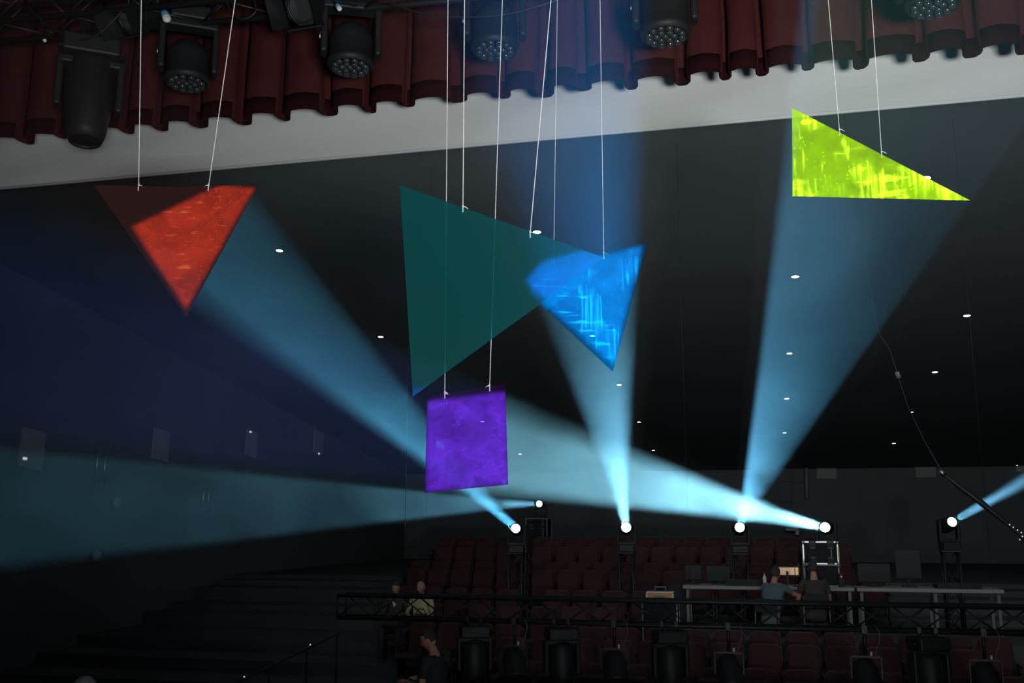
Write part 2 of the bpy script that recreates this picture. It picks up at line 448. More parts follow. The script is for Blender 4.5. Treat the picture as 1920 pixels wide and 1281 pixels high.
# the stage we stand on and the dark drape far behind it
tag(MB().box((0, 1.3, 1.15), (26, 16.6, 0.5)).build('stage_floor', M_STAGE), kind='structure')
tag(MB().box((-12.9, 1.3, 4.9), (0.2, 16.6, 7.0)).build('wall_stage_left', M_WALL), kind='structure')
tag(MB().box((12.9, 1.3, 4.9), (0.2, 16.6, 7.0)).build('wall_stage_right', M_WALL), kind='structure')
tag(MB().box((0, 9.0, 9.7), (30, 0.3, 1.6)).build('wall_proscenium', M_WALL), kind='structure')

# ------------------------------------------------------------------ recessed downlights in the ceiling
DL = [((524, 469), 1), ((714, 631), 1), ((838, 738), 1), ((904, 790), 1), ((975, 851), .8),
      ((1007, 434), 1.1), ((1111, 629), 1), ((1161, 721), 1), ((1198, 791), .9), ((1225, 844), .9),
      ((1512, 227), 1.2), ((1491, 518), 1.1), ((1480, 662), 1), ((1475, 747), 1), ((1471, 811), .8),
      ((1735, 333), 1.2), ((1813, 591), 1.1), ((1753, 697), 1.05), ((1676, 831), .95), ((1710, 772), .55), ((1907, 872), .5)]
DLAB = ['ceiling downlight right of the red triangle, nearest of its row', 'ceiling downlight above and left of the violet panel', 'ceiling downlight half hidden by the left knot of the violet panel',
        'ceiling downlight seen pink through the violet panel', 'small distant ceiling downlight just right of the violet panel',
        'bright ceiling downlight peeping over the top edge of the teal triangle', 'ceiling downlight seen through the lower part of the blue triangle', 'ceiling downlight under the lower tip of the blue triangle',
        'ceiling downlight above the wide horizontal beam, upper of two', 'ceiling downlight in the edge of the wide horizontal beam, lower of two',
        'ceiling downlight glaring through the top corner of the yellow triangle', 'ceiling downlight in the left edge of the beam below the yellow triangle', 'ceiling downlight inside the tall right beam, upper of two close ones',
        'ceiling downlight inside the tall right beam, lower of two close ones', 'dim far ceiling downlight low in the tall right beam',
        'ceiling downlight on the sloping edge of the yellow triangle', 'bright ceiling downlight far to the right below the yellow triangle', 'ceiling downlight right of the hanging cable, middle of its row',
        'ceiling downlight left of the hanging cable above the back wall boards', 'pinpoint white ceiling light beside the hanging cable', 'pinpoint ceiling light at the right edge above the short beam']
Rc = Matrix.Rotation(-CEIL_A, 4, 'X')
proto_bez, proto_disc, proto_dim = MB(), MB(), MB()
proto_bez.lathe([(0.062, 0.02), (0.062, -0.004), (0.078, -0.004), (0.080, 0.02)], 20, caps=(False, False))
proto_disc.lathe([(0.062, 0.012), (0.062, 0.002)], 20)
def mesh_only(mb, name, m):
    o = mb.build(name, m); me = o.data; bpy.data.objects.remove(o); return me
me_b = mesh_only(proto_bez, 'bezel', M_PLASTIC); me_d = mesh_only(proto_disc, 'diffuser', M_DOWNLIGHT)
for ((px, py), s), lab in zip(DL, DLAB):
    P = at_plane(px, py, CEIL_P, CEIL_N)
    t_ = thing('ceiling_downlight', P - CEIL_N * 0.001, lab, 'ceiling light', 'recessed downlights in the dark ceiling')
    t_.rotation_euler = (-CEIL_A, 0, 0)
    for me, nm in ((me_b, 'bezel'), (me_d, 'diffuser')):
        o = bpy.data.objects.new(nm, me); o.parent = t_; o.location = (0, 0, -0.012); o.scale = (s, s, 1); COL.objects.link(o)

# ------------------------------------------------------------------ the five hanging acrylic sheets
def hanging(name, key, corners, label, strings, cat='acrylic panel', top_z=7.5):
    P0, n = PANEL[key]
    ws = [at_plane(x, y, P0, n) for x, y in corners]
    c = sum(ws, Vector()) / len(ws)
    t_ = thing(name, (c.x, c.y, min(w.z for w in ws)), label, cat)
    mb = MB(); mb.prism(ws, n * 0.003)
    mb.build('sheet', M_ACRY[key], t_)
    for (tx, ty), (bx, by), r, knot in strings:
        B = at_plane(bx, by, P0, n)
        A = at_plane(tx, ty, P0, n)
        k = (top_z - B.z) / (A.z - B.z)
        A2 = B + (A - B) * k
        s = MB(); s.tube([B - n * 0.0, A2], r, 6)
        so = s.build('hanging_string', M_STRING, t_)
        if knot:
            q = MB(); h = B + Vector((0, 0, -0.004))
            dy = r * 2.2
            q.tube([B + Vector((0, 0, 0.012)), B + n * 0.004 + Vector((0, 0, 0.0)), h + n * 0.004 - Vector((0, 0, .012)), h - n * 0.004 - Vector((0, 0, .012)), B - n * 0.004, B + Vector((0, 0, 0.012))], r * 1.2, 6)
            u = n.cross(Vector((0, 0, 1)))
            q.tube([B + Vector((0, 0, 0.01)), B - u * 0.012 * knot + Vector((0, 0, 0.006)), B - u * 0.022 * knot - Vector((0, 0, 0.002))], [r * 1.5, r, r * 0.7], 6)
            q.tube([B + Vector((0, 0, 0.004)), B + Vector((0, 0, 0.016))], r * 2.0, 8)
            q.build('knot', M_STRING, so)
    return t_, ws
hanging('acrylic_triangle', 'red', [(176, 347), (330, 350.5), (484, 346.5), (349, 594)], 'translucent red triangular acrylic panel hanging point down at the far left',
        [((265, 0), (260, 351), .0018, 1), ((441, 0), (391, 351), .0018, -1)])
hanging('acrylic_triangle', 'teal', [(750, 347), (1132, 483), (774, 744)], 'large dark teal triangular acrylic sheet pointing right in the middle',
        [((871, 0), (868, 391), .0019, 1), ((1033, 0), (994, 439), .0019, 1)])
hanging('acrylic_triangle', 'blue', [(1215, 454), (1149, 697), (955, 517)], 'glowing bright blue acrylic triangle behind the tip of the teal one',
        [((1045, 0), (1038, 503), .0009, 0), ((1125, 0), (1132, 478), .0011, 1)])
hanging('acrylic_square', 'purple', [(801, 744), (947, 720), (953, 909), (797, 924)], 'violet near-square acrylic panel hanging below the teal triangle',
        [((840, 0), (834, 740), .0018, 1), ((942, 0), (918, 727), .0018, -1)])
hanging('acrylic_triangle', 'yellow', [(1485, 202), (1819, 376), (1486, 368)], 'glowing yellow-green right-angled acrylic triangle hanging at upper right',
        [((1553, 0), (1574, 246), .0012, 1), ((1634, 0), (1653, 288), .0012, 1)])
# ------------------------------------------------------------------ haze where the beams cross it
def haze_beam(name, key, label):
    L, poly, rad, ext, T = BEAMS[key]
    d = (T - L).normalized(); u = d.orthogonal().normalized(); w = d.cross(u)
    bm = bmesh.new()
    def disc(c, r, n=14):
        for k in range(n):
            q = 2 * PI * k / n; bm.verts.new(c + (u * math.cos(q) + w * math.sin(q)) * r)
    disc(L + d * 0.035, rad + 0.03)
    g = 0.02
    for p in poly:
        p1 = p + (p - T).normalized() * g
        bm.verts.new(p1)
        if ext > 1.001:
            p2 = L + (p1 - L) * ext
            disc(p2, rad * (ext - 1) + 0.02, 8)
    r = bmesh.ops.convex_hull(bm, input=bm.verts)
    bmesh.ops.delete(bm, geom=[e for e in r['geom_interior'] if isinstance(e, bmesh.types.BMVert)], context='VERTS')
    bmesh.ops.recalc_face_normals(bm, faces=bm.faces)
    me = bpy.data.meshes.new(name); bm.to_mesh(me); bm.free(); me.materials.append(M_HAZE)
    o = bpy.data.objects.new(name, me); COL.objects.link(o)
    tag(o, label, 'light beam', 'hazy beams from the moving heads', 'stuff')
haze_beam('haze', 'red', 'hazy blue beam rising left to the red triangle')
haze_beam('haze', 'blue', 'hazy blue beam rising from the middle lamp to the blue triangle')
haze_beam('haze', 'yellow', 'tall hazy blue beam widening up to the yellow triangle')
haze_beam('haze', 'purple', 'broad pale beam running left from the right tower to the violet panel')
haze_beam('haze', 'left', 'wide dim teal beam fanning out to the left edge')
haze_beam('haze', 'right', 'short narrow blue beam leaving at the right edge')
# lens discs (fixtures come later)

# ------------------------------------------------------------------ more materials
M_GLASS_DARK = mat('dark_lens_glass', (0.01, 0.012, 0.014), 0.08, spec=0.8)
M_GLASS_CELL = mat('led_lens_glass', (0.03, 0.036, 0.04), 0.15, spec=0.9)
M_RED_SEAT = mat('red_seat_velvet', (0.050, 0.016, 0.018), 0.8, vary=(25, 0.2), bump=(160, 0.2, 0.002), spec=0.25)
M_SEAT_SHELL = mat('dark_seat_shell', (0.04, 0.013, 0.014), 0.6)
M_VELVET = mat('red_valance_velvet', (0.060, 0.012, 0.013), 0.9, vary=(8, 0.2), bump=(90, 0.2, 0.003), spec=0.15)
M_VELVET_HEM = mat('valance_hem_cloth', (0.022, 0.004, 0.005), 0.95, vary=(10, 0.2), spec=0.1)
M_TRUSS = mat('dark_truss_tube', (0.010, 0.011, 0.012), 0.5, 0.0, bump=(60, 0.1, 0.001))
M_CASE = mat('black_case_laminate', (0.012, 0.015, 0.018), 0.7, bump=(150, 0.3, 0.001), spec=0.15)
M_TABLE = mat('grey_table_top', (0.24, 0.225, 0.22), 0.5, vary=(6, 0.15))
M_TABLE_LEG = mat('grey_table_leg', (0.14, 0.138, 0.13), 0.5, 0.2)
M_SKIN = mat('skin', (0.42, 0.20, 0.15), 0.55, vary=(30, 0.08))
M_HAIR = mat('dark_hair', (0.03, 0.022, 0.018), 0.8, bump=(200, 0.5, 0.003))
M_GREYHAIR = mat('grey_hair', (0.16, 0.15, 0.14), 0.8, bump=(200, 0.5, 0.003))
M_BLACK_CLOTH = mat('black_cotton', (0.018, 0.019, 0.021), 0.9, bump=(80, 0.3, 0.003))
M_GREY_CLOTH = mat('blue_grey_cotton', (0.09, 0.12, 0.13), 0.9, bump=(80, 0.3, 0.003))
M_BROWN_CLOTH = mat('brown_cotton', (0.05, 0.04, 0.035), 0.9, bump=(80, 0.3, 0.003))
M_PALE_CLOTH = mat('pale_yellow_cotton', (0.42, 0.38, 0.22), 0.9, bump=(80, 0.3, 0.003))
M_ORANGE = mat('orange_toolbox_plastic', (0.55, 0.22, 0.03), 0.45, vary=(20, 0.1))
M_LABEL_WHITE = mat('white_label', (0.55, 0.53, 0.52), 0.6, vary=(50, 0.1))
M_LABEL_RED = mat('red_label', (0.5, 0.1, 0.1), 0.6)
M_BLUE_PLUG = mat('blue_plug_plastic', (0.06, 0.25, 0.5), 0.4)
M_WHITE_PLUG = mat('white_plug_plastic', (0.6, 0.6, 0.58), 0.4)
M_ORANGE_DOT = mat('orange_cap_plastic', (0.8, 0.2, 0.04), 0.4)
M_BOARD = mat('grey_wall_board', (0.26, 0.265, 0.27), 0.8, vary=(3, 0.15))
M_GREEN_BAND = mat('yellow_band', (0.5, 0.5, 0.15), 0.5)
M_CABLE = mat('black_rubber_cable', (0.012, 0.012, 0.013), 0.5)
M_GREYCABLE = mat('grey_cable', (0.12, 0.125, 0.13), 0.5)
M_LED_RED = mat('red_indicator', (1, 0.05, 0.05), 0.4, emit=((1, 0.02, 0.03), 1.2))
M_LED_GLINT = mat('white_indicator_glint', (1, 1, 1), 0.4, emit=((0.9, 1, 1), 0.45))  # laptop indicators, plus glow painted as glints on boards, links and rail
M_LED_GREEN = mat('green_indicator', (0.5, 0.7, 0.1), 0.4, emit=((0.5, 0.7, 0.1), 0.35))
M_PAPER_LIT = mat('lamp_lit_paper', (0.95, 0.72, 0.52), 0.7)
M_SCREEN = mat('laptop_screen', (0.012, 0.018, 0.018), 0.5, spec=0.2)

# ------------------------------------------------------------------ white border and red valance across the stage opening
a0, a1 = at_y(0, 352, 8.3), at_y(1920, 177, 8.3)
dx = (a1 - a0) / (a1.x - a0.x)
def border_edge(x): return a0 + dx * (x - a0.x)
bd = thing('border_curtain', border_edge(0), 'wide white cloth border crossing above the red triangle to the upper right', 'curtain')
mb = MB(); nx, nz = 150, 26
x0, x1 = -12.5, 12.5
for side, off in ((0, 0.0), (1, 0.03)):
    base = len(mb.v); vs = []; fs = []
    for i in range(nx + 1):
        for j in range(nz + 1):
            x = x0 + (x1 - x0) * i / nx; e = border_edge(x); h = 2.1 * j / nz
            y = 0.035 * math.sin(x * 0.9 + h * 5.0 + 0.8 * math.sin(x * .45)) * min(1, h * 1.5) + 0.02 * math.sin(x * 2.3 - h * 9 + 2 * math.sin(x * .7)) * min(1, h * 2)
            vs.append((x, e.y + y + off, e.z + h))
    for i in range(nx):
        for j in range(nz):
            k = i * (nz + 1) + j; fs.append((k, k + nz + 1, k + nz + 2, k + 1))
    mb.add(vs, fs, 0, True)
mb.build('border_cloth', M_BORDER, bd)
mb = MB(); mb.tube([border_edge(x0) + Vector((0, 0.015, 0)), border_edge(x1) + Vector((0, 0.015, 0))], 0.018, 8)
mb.build('bottom_batten', M_BORDER, bd)

# red valance: deep folds, hem seen from below
VY = 7.5
v0, v1 = at_y(0, 262, VY), at_y(1920, 84, VY)
dv = (v1 - v0) / (v1.x - v0.x)
vz = (v0.z + v1.z) / 2
val = thing('red_valance', (0, VY, vz), 'dark red pleated velvet valance with scalloped hem along the top', 'curtain')
rnd = random.Random(3)
def fold_profile():
    """points of the pleated cloth from above: flat fronts, deep narrow returns"""
    pts = []; x = -11.0
    while x < 11.0:
        w = rnd.uniform(0.20, 0.34); g = rnd.uniform(0.06, 0.13); dp = rnd.uniform(0.10, 0.17)
        n = 7
        for k in range(n):
            t_ = k / (n - 1); pts.append((x + w * t_, -0.055 * math.sin(math.pi * t_)))
        for qx, qy in ((-.10, .35), (-.06, .75), (.12, 1.0), (.45, 1.03), (.85, .96), (1.08, .7), (1.10, .3)):
            pts.append((x + w + g * qx, dp * qy))
        x += w + g
    return pts
fp = fold_profile()
def valance_sheet(z_lo, z_hi, off, name, m, nzz=6):
    mb = MB(); n = len(fp)
    vs = []; fs = []
    for j in range(nzz + 1):
        z = z_lo + (z_hi - z_lo) * j / nzz
        am = 1.0 - 0.25 * (z - vz) / 2.2
        for x, y in fp:
            c = v0 + dv * (x - v0.x)
            vs.append((x + 0.012 * math.sin(z * 3 + x * 5), c.y + y * am + off, z + (c.z - vz)))
    for j in range(nzz):
        for i in range(n - 1):
            k = j * n + i; fs.append((k, k + 1, k + n + 1, k + n))
    mb.add(vs, fs, 0, True)
    o = mb.build(name, m, val)
    md = o.modifiers.new('thick', 'SOLIDIFY'); md.thickness = 0.008
    return o
valance_sheet(vz + 0.0, vz + 2.4, 0.0, 'pleated_cloth', M_VELVET)
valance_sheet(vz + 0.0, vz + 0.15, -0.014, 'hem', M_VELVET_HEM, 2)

# ------------------------------------------------------------------ moving heads
def orient(d, up='Y'): return d.normalized().to_track_quat('Z', up).to_matrix().to_4x4()

def moving_head(loc, aim, label, group, standing=True, lit=True, s=1.0, wide=0.30, lens_r=0.09, name='moving_head_light', stickers=None, head_len=0.38):
    """loc is the centre of the front lens when lit, else the pivot of the head. aim: direction the head points to."""
    aim = aim.normalized()
    pivot = loc - aim * 0.19 * s if lit else Vector(loc)
    sg = 1 if standing else -1
    basec = pivot - Vector((0, 0, 0.40 * s * sg))
    t_ = thing(name, basec - Vector((0, 0, 0.08 * s)), label, 'stage light', group)
    # yaw of the fixture so that the yoke axis is square to the aim
    yw = math.atan2(-aim.x, aim.y) if abs(aim.x) + abs(aim.y) > 0.05 else YAW
    Rz = Matrix.Rotation(yw, 3, 'Z')
    b = MB(); b.box(basec, (wide * 1.05 * s, wide * 0.95 * s, 0.15 * s), Rz, bev=0.02 * s)
    base = b.build('base', M_PLASTIC, t_)
    dsp = MB(); fr = Rz @ Vector((0, -1, 0))
    dsp.box(basec + fr * (wide * 0.475 * s + 0.003), (0.12 * s, 0.008, 0.05 * s), Rz)
    dsp.build('display_panel', M_SCREEN, base)
    if stickers:
        for dxs, m_ in stickers:
            q = MB(); q.box(basec + fr * (wide * 0.475 * s + 0.009) + Rz @ Vector((dxs, 0, 0.0)), (0.05 * s, 0.004, 0.05 * s), Rz); q.build('sticker', m_, base)
        q = MB(); q.box(basec + fr * (wide * 0.46 * s) + Vector((0, 0, -sg * -0.085 * s)), (0.02, 0.01, 0.02), Rz); q.build('screw_head', M_ALU, base)
    sx = wide * 0.56 * s
    y = MB()
    for k in (-1, 1):
        q = Rz @ Vector((k * sx, 0, 0))
        y.box(pivot + q - Vector((0, 0, 0.12 * s * sg)), (0.055 * s, 0.15 * s, 0.42 * s), Rz, bev=0.02 * s)
    y.box(basec + Vector((0, 0, 0.10 * s * sg)), (2 * sx + 0.05 * s, 0.15 * s, 0.06 * s), Rz, bev=0.015 * s)
    y.build('yoke', M_PLASTIC, t_)
    M = Matrix.Translation(pivot) @ orient(aim)
    rb = wide * 0.45 * s; L2 = head_len / 2 * s
    hd = MB()
    hd.lathe([(rb * .55, -L2 - .06 * s), (rb * .9, -L2 - .03 * s), (rb, -L2 + .04 * s), (rb * 1.02, 0), (max(rb * .82, lens_r * 1.18 * s), L2 * .8), (lens_r * 1.22 * s, L2), (lens_r * 1.05 * s, L2), (lens_r * 1.03 * s, L2 - .02 * s), (0.001, L2 - .02 * s)], 28, M=M, caps=(True, True))
    for k in range(6):
        a = 2 * PI * k / 6
        hd.box(M @ Vector((math.cos(a) * rb * .97, math.sin(a) * rb * .97, -L2 * .45)), (0.02 * s, 0.02 * s, 0.2 * s), (M.to_3x3() @ Matrix.Rotation(a, 3, 'Z')), bev=0.005)
    head = hd.build('head', M_PLASTIC, t_)
    ln = MB()
    zf = 0.19 * s if lit else L2 - .012 * s
    ln.lathe([(lens_r * s, zf - .012 * s), (lens_r * s, zf), (lens_r * .6 * s, zf + .012 * s), (0.002, zf + .016 * s)], 28, M=M)
    ln.build('lens', M_LENS_ON if lit else M_GLASS_DARK, head)
    rg = MB(); rg.lathe([(lens_r * 1.02 * s, zf - .01), (lens_r * 1.02 * s, zf + .012), (lens_r * 1.12 * s, zf + .012), (lens_r * 1.12 * s, zf - .01)], 28, M=M, caps=(False, False)); rg.build('lens_ring', M_PLASTIC, head)
    for k in (-1, 1):
        h = MB(); q = Rz @ Vector((k * wide * 0.54 * s, 0, 0))
        h.tube([basec + q + Rz @ Vector((0, -.08 * s, 0)), basec + q * 1.12 + Rz @ Vector((0, -.06 * s, 0)), basec + q * 1.12 + Rz @ Vector((0, .06 * s, 0)), basec + q + Rz @ Vector((0, .08 * s, 0))], 0.010 * s, 6)
        h.build('handle', M_PLASTIC, base)
    return t_, basec

def truss_run(name, A, B, size, rows, label, group=None, panels=None, m=None, parent=None, r=0.024):
    """box truss from A to B; rows = (u, v) unit cross axes"""
    t_ = thing(name, A, label, 'truss', group)
    u, v = rows; d = B - A; L = d.length; d.normalize()
    cor = [A + u * (i * size / 2) + v * (j * size / 2) for i, j in ((-1, -1), (1, -1), (1, 1), (-1, 1))]
    for c in cor:
        mb = MB(); mb.tube([c, c + d * L], r, 8); mb.build('chord', m or M_TRUSS, t_)
    n = panels or max(2, round(L / (size * 1.0)))
    st = L / n
    for f in range(4):
        a, b = cor[f], cor[(f + 1) % 4]
        for i in range(n):
            p, q = (a, b) if (i + f) % 2 == 0 else (b, a)
            mb = MB(); mb.tube([p + d * st * i, q + d * st * (i + 1)], r * 0.42, 6); mb.build('brace', m or M_TRUSS, t_)
    for i in (0, n):
        mb = MB()
        for f in range(4): mb.tube([cor[f] + d * st * i, cor[(f + 1) % 4] + d * st * i], r * 0.6, 6)
        mb.build('end_frame', m or M_TRUSS, t_)
    return t_
UX, UY, UZ = Vector((1, 0, 0)), Vector((0, 1, 0)), Vector((0, 0, 1))

lab = {'red': 'lit moving head left of the tall road case, beaming up at the red triangle', 'blue': 'lit moving head on the first truss tower, beaming straight up at the blue triangle',
       'yellow': 'lit moving head on the second truss tower, beaming up at the yellow triangle', 'purple': 'lit moving head on the third truss tower, sending its beam level to the left',
       'left': 'smaller distant lit moving head above the tall road case', 'right': 'lit moving head on the rightmost truss tower with a short narrow beam'}
tlab = {'red': 'barely visible truss tower left of the tall road case', 'blue': 'slender black truss tower, leftmost of those seen before the red seats', 'yellow': 'slender black truss tower standing at the desk beside the man in grey',
        'purple': 'slender black truss tower in front of the white-edged road case', 'right': 'slender black truss tower furthest to the right', 'left': 'low dark truss tower far behind the tall road case'}
for k, (L, poly, rad, ext, T) in BEAMS.items():
    t_, bc = moving_head(L, T - L, lab[k], 'lit moving heads on towers', lens_r=rad, wide=0.30)
    top = bc.z - 0.076
    fz = floor_z(bc.y)
    if k == 'left': fz = 1.8
    tr = truss_run('truss_tower', Vector((bc.x, bc.y, fz + 0.02)), Vector((bc.x, bc.y, top - 0.02)), 0.27, (UX, UY), tlab[k], 'truss towers among the seats', panels=max(3, round((top - fz) / 0.32)), r=0.022)
    for nm, z, sz in (('base_plate', fz + 0.01, 0.6), ('top_plate', top - 0.01, 0.34)):
        mb = MB(); mb.box((bc.x, bc.y, z), (sz, sz, 0.02)); mb.build(nm, M_STEEL_BLACK, tr)

# ------------------------------------------------------------------ auditorium seats
def make_seat():
    root = thing('auditorium_seat', (0, 0, 0), 'x', 'seat')
    # local frame: seat faces -Y, width 0.5 along X
    mb = MB()
    def rounded(w, h, r, n=5):
        pts = [(-w / 2, 0)]
        for k in range(n + 1):
            a = PI - (PI / 2) * k / n; pts.append((-w / 2 + r + r * math.cos(a), h - r + r * math.sin(a)))
        for k in range(n + 1):
            a = PI / 2 - (PI / 2) * k / n; pts.append((w / 2 - r + r * math.cos(a), h - r + r * math.sin(a)))
        pts.append((w / 2, 0)); return pts
    def pad(pts, y, th, z0, lean, mi=0, inset=0.0):
        n = len(pts); cx = 0; czz = sum(p[1] for p in pts) / n
        front = [((p[0]) * (1 - inset), y - th / 2, z0 + czz + (p[1] - czz) * (1 - inset)) for p in pts]
        mid = [(p[0], y - th / 4, z0 + p[1]) for p in pts]
        back = [(p[0], y + th / 2, z0 + p[1]) for p in pts]
        vs = []
        for g in (front, mid, back):
            for x_, y_, z_ in g: vs.append((x_, y_ + (z_ - z0) * lean, z_))
        fs = [tuple(range(n)), tuple(range(3 * n - 1, 2 * n - 1, -1))]
        for a in (0, 1):
            for i in range(n): fs.append((a * n + i, a * n + (i + 1) % n, (a + 1) * n + (i + 1) % n, (a + 1) * n + i))
        mb.add(vs, fs, mi)
    pad(rounded(0.47, 0.60, 0.09), 0.30, 0.09, 0.40, 0.16, inset=0.10)
    mb.build('backrest', M_RED_SEAT, root)
    mb = MB(); pad(rounded(0.49, 0.62, 0.10), 0.365, 0.025, 0.39, 0.16); mb.build('back_shell', M_SEAT_SHELL, root)
    mb = MB(); mb.box((0, 0.02, 0.44), (0.45, 0.44, 0.10), bev=0.035); mb.build('seat_cushion', M_RED_SEAT, root)
    for k in (-1, 1):
        mb = MB(); mb.box((k * 0.25, 0.05, 0.64), (0.045, 0.36, 0.04), bev=0.012); arm = mb.build('armrest', M_RED_SEAT, root)
        mb = MB(); mb.box((k * 0.25, 0.12, 0.31), (0.03, 0.22, 0.62)); mb.build('side_support', M_SEAT_SHELL, arm)
    return root
seat0 = make_seat()
first = [True]
def place_seat(x, y, z, rz, label, group):
    o = copy_tree(seat0, (x, y, z), rz, label); o['group'] = group
ROWS = [(14.2, 'nearest'), (15.0, 'second'), (15.9, 'third'), (16.8, 'fourth'), (18.0, 'fifth'), (19.2, 'sixth'), (21.4, 'seventh'), (22.4, 'eighth'), (23.5, 'ninth'), (24.5, 'tenth'), (25.5, 'highest')]
seat_n = 0
SEAT_SPOTS = []
for ri, (d, nm) in enumerate(ROWS):
    # d was measured as depth along the camera axis; straight rows across the hall
    Y = d * 0.985
    z = 3.1 + 0 * d
    xs = at_y(1010 if ri > 2 else 950, 1100, Y).x
    n = int((6.9 if ri > 5 else 4.6 if ri < 4 else 5.6) * 2) + (4 if ri < 6 else 0)
    for i in range(n):
        x = xs + (0.25 if ri % 2 else 0.0) + i * 0.56
        P = x
        if at_y(1960, 1100, Y).x < x: break
        SEAT_SPOTS.append((x, Y, ri, 0, 'centre'))
# left block beyond the aisle, turned towards the stage
for ri in range(3, 11):
    d, nm = ROWS[ri]; Y = d * 0.985
    xe = at_y(935, 1080, Y).x
    for i in range(5 if ri < 8 else 4):
        SEAT_SPOTS.append((xe - i * 0.56, Y + i * 0.12, ri, R(-12), 'left'))
EQUIP = []   # (xmin, xmax, ymin, ymax) kept clear
TOWERS = [(BEAMS[k][0].x, BEAMS[k][0].y) for k in BEAMS]
def clear(x, y):
    for tx, ty in TOWERS:
        if abs(tx - x) < 0.60 and abs(ty - y) < 0.62: return False
    for a, b, c, d in EQUIP:
        if a < x < b and c < y < d: return False
    return True
ta, tb = at_y(1280, 1100, 18.6), at_y(1885, 1100, 18.6)
EQUIP.append((ta.x - 0.3, tb.x + 0.3, 17.35, 20.1))
p_ = at_y(715, 1100, 18.0); q_ = at_y(815, 1100, 18.0)
EQUIP.append((p_.x - .1, q_.x + .35, 17.0, 18.9))
tb_ = at_y(1238, 1100, 17.6)
EQUIP.append((tb_.x - 0.6, tb_.x + 0.6, 16.9, 18.3))
SEAT_NO = {}
ORD = ['', 'first', 'second', 'third', 'fourth', 'fifth', 'sixth', 'seventh', 'eighth', 'ninth', 'tenth', 'eleventh', 'twelfth', 'thirteenth', 'fourteenth', 'fifteenth', 'sixteenth', 'seventeenth', 'eighteenth', 'nineteenth', 'twentieth']
def seat_row_label(ri, blk, cnt):
    a = ['nearest row', 'second nearest row', 'third nearest row', 'fourth row just behind the hanging truss', 'fifth row, behind the truss chord', 'sixth row, level with the desk', 'seventh row',
         'eighth row', 'third row from the top', 'second row from the top', 'topmost row'][ri]
    if blk == 'centre': return 'red velvet seat, %s, %s from the aisle' % (a, ORD[cnt])
    return 'dim red seat left of the aisle, %s, %s from aisle' % (a.split(',')[0].replace(' just behind the hanging truss', ''), ORD[cnt])
for x, y, ri, rz, blk in SEAT_SPOTS:
    if not clear(x, y): continue
    cnt = SEAT_NO[(ri, blk)] = SEAT_NO.get((ri, blk), 0) + 1
    lb = seat_row_label(ri, blk, cnt)
    place_seat(x, y, FLOOR_PTS[ri + 2][1], rz, lb, ('seats, ' if blk == 'centre' else 'left block seats, ') + ROWS[ri][1] + ' row')
    seat_n += 1
print('SEATS', seat_n)
for px_, lb in ((742, 'red seat under the person with the laptop'), (790, 'red seat under the bald man')):
    q = at_y(px_, 1100, 18.0); place_seat(q.x, 18.05, 0.64, 0, lb, 'left block seats, fifth row')
for o in [q for q in COL.objects if q.parent in [seat0] or (q.parent and q.parent.parent == seat0)] + [seat0]:
    bpy.data.objects.remove(o)
KIDS.clear()

# ------------------------------------------------------------------ truss hung in front of the seats with its lamps
TY = 13.0
tA, tB = at_y(640, 1148, TY), at_y(2080, 1152, TY)
tz = (tA.z + tB.z) / 2
ft = truss_run('hanging_truss', Vector((tA.x, TY, tz)), Vector((tB.x, TY, tz)), 0.29, (UY, UZ), 'long black box truss slung low across the bottom of the stalls', panels=24, r=0.025)
for x in (tA.x + 1.2, (tA.x + tB.x) / 2, tB.x - 1.2):
    mb = MB(); mb.tube([(x, TY, tz + .15), (x, TY, 8.2)], 0.0015, 5); mb.build('steel_wire', M_STEEL_BLACK, ft)

def clamp_pair(t_, top, z):
    for k in (-1, 1):
        mb = MB(); mb.tube([(top.x + k * 0.09, top.y, top.z), (top.x + k * 0.09, top.y, z)], 0.018, 6)
        mb.box((top.x + k * 0.09, top.y, z - 0.0), (0.04, 0.07, 0.06)); mb.build('clamp', M_STEEL_BLACK, t_)
HANG = [(890, 'hanging moving head nearest the aisle, beside the man in black', None), (1053, 'hanging moving head with a red and white sticker on its base', [(-0.01, M_LABEL_RED), (0.035, M_LABEL_WHITE)]),
        (1255, 'hanging moving head with a white sticker, below the orange toolbox', [(0.0, M_LABEL_WHITE)]), (1738, 'hanging moving head with a white sticker below a red indicator, right of the desk', [(0.03, M_LABEL_WHITE)])]
for px_, lb, st in HANG:
    top = at_y(px_, 1180, TY - 0.18)
    t_, bc = moving_head(Vector((top.x, TY - 0.18, tz - 0.27 - 0.40)), Vector((0.05, -0.12, -1)), lb, 'moving heads hung from the low truss', standing=False, lit=False, wide=0.36, stickers=st, head_len=0.5)
    clamp_pair(t_, Vector((bc.x, bc.y, bc.z + 0.06)), tz - 0.12)
